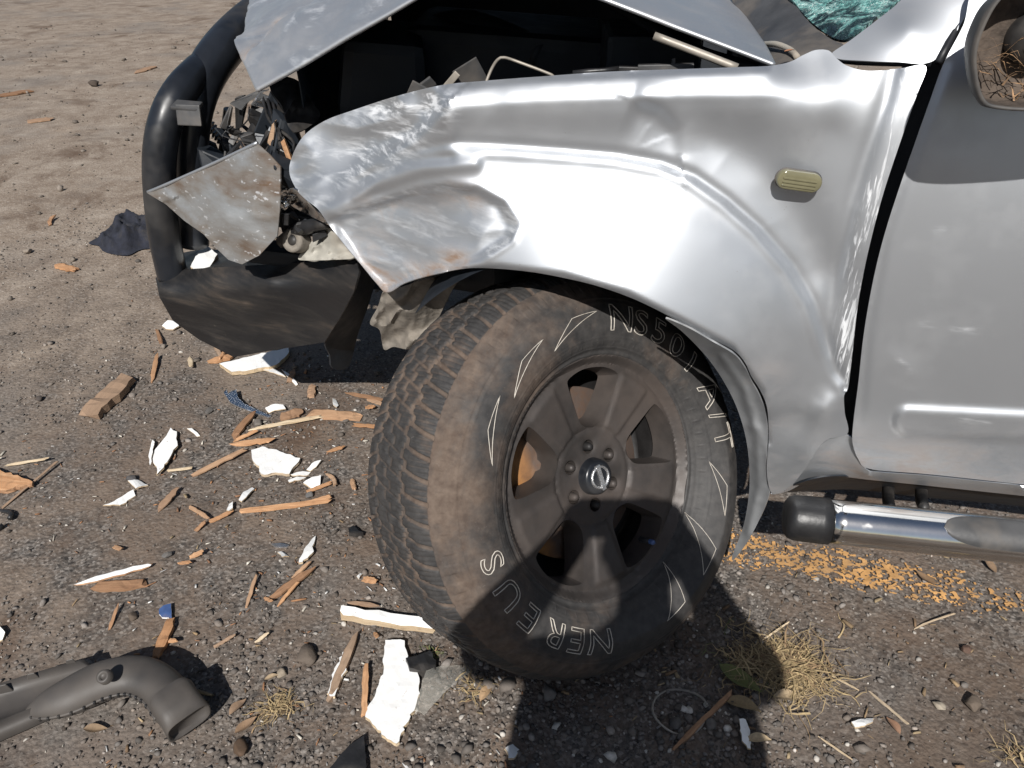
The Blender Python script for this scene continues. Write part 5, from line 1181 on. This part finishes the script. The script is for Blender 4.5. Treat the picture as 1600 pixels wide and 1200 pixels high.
def channel():
    rows = []; n = 26
    for i in range(n + 1):
        u = i / n; A = G(-70 + 200 * u, 1092 - 74 * u + 12 * u * u, .055 - .01 * u); B = G(-55 + 215 * u, 1108 - 70 * u + 10 * u * u, .030); C_ = G(-40 + 200 * u, 1146 - 78 * u, .030); D = G(-30 + 190 * u, 1172 - 84 * u, .012)
        rows.append([A + np.array([0, .004, -.03]), A, (A + B) / 2 - np.array([0, 0, .006]), B, (B + C_) / 2 + np.array([0, 0, -.004]), C_, C_ + np.array([0, -.002, .010]), D])
    vs = [p for r in rows for p in r]; m = len(rows[0]); fs = [(i * m + j, i * m + j + 1, (i + 1) * m + j + 1, (i + 1) * m + j) for i in range(n) for j in range(m - 1)]
    o = link('duct_channel', mesh('duct_channel', vs, fs), M_DUCT, duct); md = o.modifiers.new('thickness', 'SOLIDIFY'); md.thickness = .003; return o
channel()
for x, y in ((8, 1078), (52, 1060), (112, 1038)): rbox('duct_rib', (.030, .004, .030), M_DUCT, duct, .001, 1, Matrix.Translation(G(x, y, .040)) @ Matrix.Rotation(.5, 4, 'Z'), .4)
lathe('duct_boss', [(.0, .010), (.006, .010), (.0065, .014), (.012, .013), (.014, 0)], M_DUCT, duct, 20, frame(G(166, 1058, .093), (0, -.5, .85)))

# dark cloth crumpled on the dirt
def cloth():
    pl = smooth_poly([(138, 380), (158, 368), (172, 356), (186, 342), (198, 334), (220, 341), (240, 350), (262, 352), (268, 372), (250, 386), (220, 390), (200, 399), (176, 397), (160, 392), (154, 384)], 5)
    v2, fs = cdt(pl, 3.2); p = PZ(v2[:, 0], v2[:, 1], .004); d = pdist(v2[:, 0], v2[:, 1], [tuple(q) for q in pl] + [tuple(pl[0])])[0]
    p[:, 2] += ss(0, 12, d) * (.035 + .075 * np.abs(crumple(v2[:, 0] / 26, v2[:, 1] / 18, 4)) + .02 * fbm(v2[:, 0] / 9, v2[:, 1] / 7, 3, 3))
    me = mesh('crumpled_cloth', p, fs); o = link('crumpled_cloth', me, M_CLOTH); c = tuple(p.mean(0)); local(o, me, c); tag(o, 'crumpled dark navy cloth on the dirt behind the bull bar', 'cloth')
cloth()

# dry grass tufts, leaves
def col_mesh(name, verts, faces, cols):
    me = mesh(name, verts, faces); a = me.color_attributes.new('col', 'FLOAT_COLOR', 'POINT'); cc = np.ones((len(verts), 4), np.float32); cc[:, :3] = cols; a.data.foreach_set('color', cc.ravel()); return me
def blade(vs, fs, cols, base, ang, L, w, rise, col, rs, droop=1.0):
    n = 5; b = len(vs)
    for i in range(n + 1):
        u = i / n; r = L * u; z = rise * L * math.sin(min(1, u * 1.2) * math.pi * .75) * droop + rs.normal(0, .001); a = ang + .5 * u * rs.normal(0, .5)
        c = np.array([base[0] + r * math.cos(a), base[1] + r * math.sin(a), base[2] + max(0, z)]); s = np.array([-math.sin(a), math.cos(a), rs.normal(0, .3)]) * w * (1 - u * .8)
        vs += [c + s, c - s]; cols += [col, col]
    for i in range(n): k = b + 2 * i; fs.append((k, k + 1, k + 3, k + 2))
def tuft(px, py, rpx, n, label, seed, lmin=.4, green=0.0):
    rs = np.random.default_rng(seed); c = PZ(px, py, 0); R = rpx / F_PX * np.linalg.norm(c - EYE); vs, fs, cols = [], [], []
    for _ in range(n):
        rr = R * abs(rs.normal(0, .45)); a0 = rs.uniform(0, 6.283); x, y = c[0] + rr * math.cos(a0) * 1.15, c[1] + rr * math.sin(a0) * .9
        k = rs.uniform(.5, 1.15); col = np.array([.50, .375, .20]) * k if rs.uniform() > green else np.array([.16, .20, .07]) * k
        if rs.uniform() < .25: col = np.array([.30, .20, .11]) * k
        blade(vs, fs, cols, (x, y, float(gz(x, y)) + rs.uniform(0, .012)), rs.uniform(0, 6.283), R * rs.uniform(lmin, 1.1), rs.uniform(.0006, .0022), rs.uniform(.02, .22), col, rs)
    c0 = (c[0], c[1], float(gz(c[0], c[1]))); me = col_mesh('dry_grass_tuft', vs, fs, np.array(cols)); o = link('dry_grass_tuft', me, M_STRAW); local(o, me, c0); tag(o, label, 'dry grass', 'dry grass tufts'); return o
tuft(1232, 1045, 66, 420, 'big tuft of dry straw right of the tyre, half in shadow', 1)
tuft(1165, 1040, 44, 120, 'darker straw clump in the shadow left of the big tuft', 2, .4, .18)
tuft(432, 1108, 36, 90, 'small dry grass clump right of the black duct', 3)
tuft(1592, 1182, 34, 36, 'dry stems at the lower right corner of the picture', 4)
tuft(738, 1076, 28, 50, 'wispy straw below the clear plastic sheet by the tyre', 6)
tuft(680, 1022, 16, 30, 'few green stems behind the black plastic block', 7, .5, .6)
o = tuft(1575, 130, 1, 0 + 3, 'nest of dry stems caught in the empty door mirror', 8); bpy.data.objects.remove(o)
def nest():
    rs = np.random.default_rng(5); vs, fs, cols = [], [], []
    for _ in range(46):
        b = PY(rs.uniform(1552, 1640), rs.uniform(95, 162), rs.uniform(1.055, 1.09)); k = rs.uniform(.5, 1.2); blade(vs, fs, cols, b, rs.uniform(-.6, 3.6), rs.uniform(.02, .06), rs.uniform(.0005, .0014), rs.uniform(-.2, .8), np.array([.36, .22, .12]) * k, rs)
    me = col_mesh('dry_grass_nest', vs, fs, np.array(cols)); c = tuple(PY(1590, 150, 1.08)); o = link('dry_grass_nest', me, M_STRAW); local(o, me, c); tag(o, 'dry brown stems caught in the empty door mirror', 'dry grass')
nest()
def leaf(px, py, lpx, ang, col, label, seed, zoff=.004, Y=None):
    rs = np.random.default_rng(seed); c = PZ(px, py, 0) if Y is None else PY(px, py, Y); L = lpx / F_PX * np.linalg.norm(c - EYE); vs, fs = [], []; n, m = 10, 4
    for i in range(n + 1):
        u = i / n; w = L * .20 * math.sin(math.pi * u ** .8) + .0004
        for j in range(m + 1):
            t = j / m * 2 - 1; x, y = (u - .5) * L, t * w; vs.append((x * math.cos(ang) - y * math.sin(ang), x * math.sin(ang) + y * math.cos(ang), zoff + .10 * L * math.sin(u * 2.5 + seed) ** 2 + abs(t) * w * .55))
    fs = [(i * (m + 1) + j, (i + 1) * (m + 1) + j, (i + 1) * (m + 1) + j + 1, i * (m + 1) + j + 1) for i in range(n) for j in range(m)]
    me = col_mesh('dry_leaf', vs, fs, np.tile(np.array(col), (len(vs), 1))); o = link('dry_leaf', me, M_STRAW); o.location = (c[0], c[1], (float(gz(c[0], c[1])) if Y is None else c[2]) + .003); tag(o, label, 'leaf', 'dry leaves'); return o
LV = [(1185, 1158, 34, .1, (.55, .42, .26), 'tan curled leaf beside the white curved chip'), (1232, 1092, 44, .2, (.42, .32, .2), 'broad tan leaf at the foot of the big straw tuft'), (1155, 1065, 66, -.6, (.16, .18, .06), 'long green leaf in the shadow by the straw tuft'), (1160, 1105, 50, -.3, (.30, .22, .12), 'brown leaf under the long green leaf'),
    (372, 1105, 30, 1.2, (.30, .20, .13), 'brown leaf above the nut-like stone'), (385, 1135, 34, 1.0, (.28, .18, .11), 'crinkled brown leaf touching the nut-like stone'), (425, 1060, 20, .5, (.36, .27, .17), 'small leaf above the small grass clump'), (1395, 1135, 26, 2.0, (.28, .16, .10), 'reddish leaf on the soil right of the notched chip'), (1445, 905, 30, 2.2, (.22, .14, .08), 'dark leaf lying across the yellow line'), (1545, 885, 26, 1.9, (.24, .16, .10), 'brown leaf just below the side step'),
    (760, 1085, 34, 1.2, (.45, .30, .17), 'pale brown leaf by the tyre foot left of the shadow'), (150, 1140, 30, .2, (.26, .18, .11), 'brown leaf under the black duct'), (1232, 88, 16, .4, (.30, .14, .08), 'red brown leaf drifted into the scuttle corner'), (270, 1075, 1, 0, (.2, .2, .2), '')]
for i, (x, y, l, a, c, lab) in enumerate(LV):
    if lab: leaf(x, y, l, a, c, lab, i, Y=1.345 if 'scuttle' in lab else None)

# tiny crumbs nobody could count
def crumbs(name, label, n, box, cols, size, seed, dens=None):
    rs = np.random.default_rng(seed); X = rs.uniform(box[0], box[1], n); Y = rs.uniform(box[2], box[3], n)
    if dens is not None: k = rs.uniform(0, 1, n) < dens(X, Y); X, Y = X[k], Y[k]; n = len(X)
    L = rs.lognormal(math.log(size), .5, n); W = L * rs.uniform(.10, .5, n); a = rs.uniform(0, 6.283, n); T = np.clip(W * .5, .0006, .004)
    base = np.array([(-.5, -.35, 0), (.5, -.2, 0), (.45, .4, 0), (-.4, .45, 0), (-.42, -.3, 1), (.48, -.15, 1), (.4, .35, 1), (-.35, .4, 1)]); base = base[None] + rs.normal(0, .06, (n, 8, 3)) * np.array([1, 1, .5])
    x = base[..., 0] * L[:, None]; y = base[..., 1] * W[:, None]; z = base[..., 2] * T[:, None] + rs.uniform(0, .25, n)[:, None] * (x + L[:, None] / 2)
    P = np.stack([X[:, None] + x * np.cos(a)[:, None] - y * np.sin(a)[:, None], Y[:, None] + x * np.sin(a)[:, None] + y * np.cos(a)[:, None], (gz(X, Y) + .002)[:, None] + z], -1).reshape(-1, 3)
    fq = np.array([(3, 2, 1, 0), (4, 5, 6, 7), (0, 1, 5, 4), (1, 2, 6, 5), (2, 3, 7, 6), (3, 0, 4, 7)]); fs = (fq[None] + (np.arange(n) * 8)[:, None, None]).reshape(-1, 4)
    me = big_mesh(name, P, fs, 4); C = np.array(cols)[rs.integers(0, len(cols), n)] * rs.uniform(.6, 1.15, (n, 1)); at = me.color_attributes.new('col', 'FLOAT_COLOR', 'POINT'); cc = np.ones((n, 8, 4), np.float32); cc[..., :3] = np.clip(C, 0, .9)[:, None]; at.data.foreach_set('color', cc.ravel())
    tag(link(name, me, M_STRAW, None, False), label, None, kind='stuff')
crumbs('wood_crumbs', 'fine crumbs of wood and white paint round the wheel', 5200, (-2.1, .05, .55, 2.6), [(.46, .24, .12), (.40, .2, .1), (.8, .8, .78), (.30, .16, .09), (.75, .7, .6)], .0075, 1, lambda X, Y: np.clip(.50 * np.exp(-((X + .55) / .45) ** 2 - ((Y - 1.4) / .55) ** 2) + .16 + .28 * vnoise(X * 3, Y * 3, 4), 0, 1))
crumbs('straw_bits', 'short bits of straw and leaf scattered over the ground', 1100, (-1.2, 1.3, .55, 1.5), [(.42, .32, .19), (.30, .21, .12), (.22, .14, .08)], .009, 2, lambda X, Y: np.clip(.3 + .5 * np.exp(-((X - .35) / .35) ** 2 - ((Y - .98) / .25) ** 2), 0, 1))

# ------------------------------------------------------------------ the person taking the picture, seen by the shadow
def person():
    parts = []
    def cap_tube(pts, r):
        o = tube('tmp', np.array(pts, float), r, M_BAY, None, 14, .03); parts.append(o)
    def ball(c, s):
        bm = bmesh.new(); bmesh.ops.create_uvsphere(bm, u_segments=20, v_segments=14, radius=1); bmesh.ops.transform(bm, matrix=Matrix.Translation(c) @ Matrix.Diagonal((*s, 1)), verts=bm.verts[:]); me = bpy.data.meshes.new('tmp'); bm.to_mesh(me); bm.free(); parts.append(link('tmp', me, M_BAY))
    cx = .088
    # torso from stacked ellipses
    secs = [(.80, .175, .105, -.43), (.88, .22, .12, -.43), (.98, .238, .125, -.43), (1.08, .240, .125, -.43), (1.18, .238, .125, -.435), (1.25, .220, .120, -.445), (1.345, .185, .10, -.455), (1.395, .115, .07, -.45), (1.44, .06, .055, -.43)]
    vs, fs = [], []; n = 28
    for z, a, b, y in secs:
        for k in range(n): t = 2 * math.pi * k / n; vs.append((cx + a * math.cos(t), y + b * math.sin(t), z))
    for i in range(len(secs) - 1):
        for k in range(n): fs.append((i * n + k, i * n + (k + 1) % n, (i + 1) * n + (k + 1) % n, (i + 1) * n + k))
    fs += [tuple(range(n))[::-1], tuple((len(secs) - 1) * n + k for k in range(n))]; parts.append(link('tmp', mesh('tmp', vs, fs), M_BAY))
    cap_tube([(cx, -.435, 1.37), (.076, -.40, 1.50)], [.055, .052])
    hx, hy, hz = .074, -.375, 1.560
    ball((hx, hy - .005, hz + .012), (.074, .092, .095)); ball((hx, hy + .03, hz - .045), (.055, .062, .065)); ball((hx, hy + .098, hz - .012), (.012, .018, .018)); ball((hx, hy + .085, hz - .045), (.024, .012, .010))
    for s in (-1, 1): ball((hx + s * .077, hy - .005, hz - .005), (.010, .020, .030)); ball((hx + s * .030, hy + .080, hz + .012), (.013, .010, .009))
    for s in (-1, 1):
        hip = (cx + s * .09, -.43, .88); cap_tube([hip, (cx + s * .10, -.42, .50), (cx + s * .105, -.44, .10)], [.088, .060, .040]); cap_tube([(cx + s * .105, -.46, .045), (cx + s * .115, -.38, .045), (cx + s * .125, -.26, .030)], [.036, .044, .034])
    Lw, Rw = EYE + RT * -.066 - FW * .035 - UP * .052, EYE + RT * .125 - FW * .035 - UP * .052
    for s, sh, el, wr in ((-1, (-.095, -.45, 1.335), (-.235, -.235, 1.125), Lw), (1, (.290, -.45, 1.335), (.315, -.235, 1.145), Rw)):
        cap_tube([(cx + s * .08, -.45, 1.345), sh, el], [.068, .068, .062]); cap_tube([el, np.array(el) * .45 + np.array(wr) * .55, wr], [.058, .048, .031])
        e = RT * (-.052 if s < 0 else .107); pc = EYE + e - FW * .030 + UP * -.028 + RT * s * .018
        cap_tube([wr, pc], [.027, .026]); ball(tuple(pc), (.022, .026, .036))
        for k in range(4):        # fingers fold behind the handset
            b = pc + UP * (.026 - .017 * k) - FW * .004; ln = (.058, .066, .062, .050)[k]
            cap_tube([b, b - FW * .006 - RT * s * ln * .45 + UP * .002, b + FW * .004 - RT * s * ln * .9], [.0090, .0085, .0070])
        b = pc + UP * .030; cap_tube([pc + UP * .01, b - RT * s * .012 + UP * .004 - FW * .004, b - RT * s * .036 + UP * .004 - FW * .004], [.012, .0105, .0085])
    bm = bmesh.new()
    for o in parts: bm.from_mesh(o.data)
    me = bpy.data.meshes.new('person'); bm.to_mesh(me); bm.free()
    for o in parts: m_ = o.data; bpy.data.objects.remove(o); bpy.data.meshes.remove(m_)
    tmp = bpy.data.objects.new('tmp', me); COL.objects.link(tmp); r = tmp.modifiers.new('r', 'REMESH'); r.mode = 'VOXEL'; r.voxel_size = .0065; sm = tmp.modifiers.new('s', 'SMOOTH'); sm.iterations = 4; sm.factor = .5
    bpy.context.view_layer.update(); body = bpy.data.meshes.new_from_object(tmp.evaluated_get(bpy.context.evaluated_depsgraph_get())); bpy.data.objects.remove(tmp); bpy.data.meshes.remove(me)
    skin = simple('skin', (.22, .12, .075), .55, 0, .1, 20, .1); shirt = simple('dark_shirt', (.03, .035, .06), .9, 0, .2, 20, .2); trs = simple('dark_trousers', (.025, .024, .024), .9, 0, .2, 20, .2); shoe = simple('dark_shoe', (.02, .015, .012), .5, 0, .2, 20, .1)
    base = np.array([cx, -.43, 0.0]); body.transform(Matrix.Translation(-V(base))); o = link('person', body, [skin, shirt, trs, shoe]); o.location = base
    co = np.zeros(len(body.polygons) * 3); body.polygons.foreach_get('center', co); co = co.reshape(-1, 3) + base; mi = np.zeros(len(co), np.int32)
    mi[(co[:, 2] < 1.45)] = 1; mi[(co[:, 1] > -.25)] = 0; mi[co[:, 2] < .93] = 2; mi[co[:, 2] < .10] = 3; body.polygons.foreach_set('material_index', mi)
    tag(o, 'person in dark clothes holding up a phone, seen only as the shadow on the wheel', 'person')
    bm = bmesh.new(); bmesh.ops.create_uvsphere(bm, u_segments=24, v_segments=16, radius=1)
    bmesh.ops.delete(bm, geom=[v for v in bm.verts if v.co.z < -.1 - .5 * v.co.y * 0 and v.co.y > -.2 or v.co.z < -.55 or (v.co.y > .75 and v.co.z < .35)], context='VERTS'); bmesh.ops.transform(bm, matrix=Matrix.Translation((hx, hy - .008, hz + .014)) @ Matrix.Diagonal((.080, .098, .101, 1)), verts=bm.verts[:]); hm = bpy.data.meshes.new('hair'); bm.to_mesh(hm); bm.free(); hm.transform(Matrix.Translation(-V(base))); link('hair', hm, simple('black_hair', (.008, .007, .006), .6, 0, .3, 80, .6), o)
    pm = Matrix(((RT[0], UP[0], -FW[0], 0), (RT[1], UP[1], -FW[1], 0), (RT[2], UP[2], -FW[2], CAM_H), (0, 0, 0, 1))) @ Matrix.Translation((.021, -.027, .012))
    ph = rbox('phone', (.162, .075, .009), M_BLACKP, None, .003, 3, pm); tag(ph, 'phone held up by the person, part of the shadow on the wheel', 'phone')
    scr = rbox('screen', (.154, .068, .001), M_BAY, ph, .0004, 1, pm @ Matrix.Translation((0, 0, .0048)))
person()
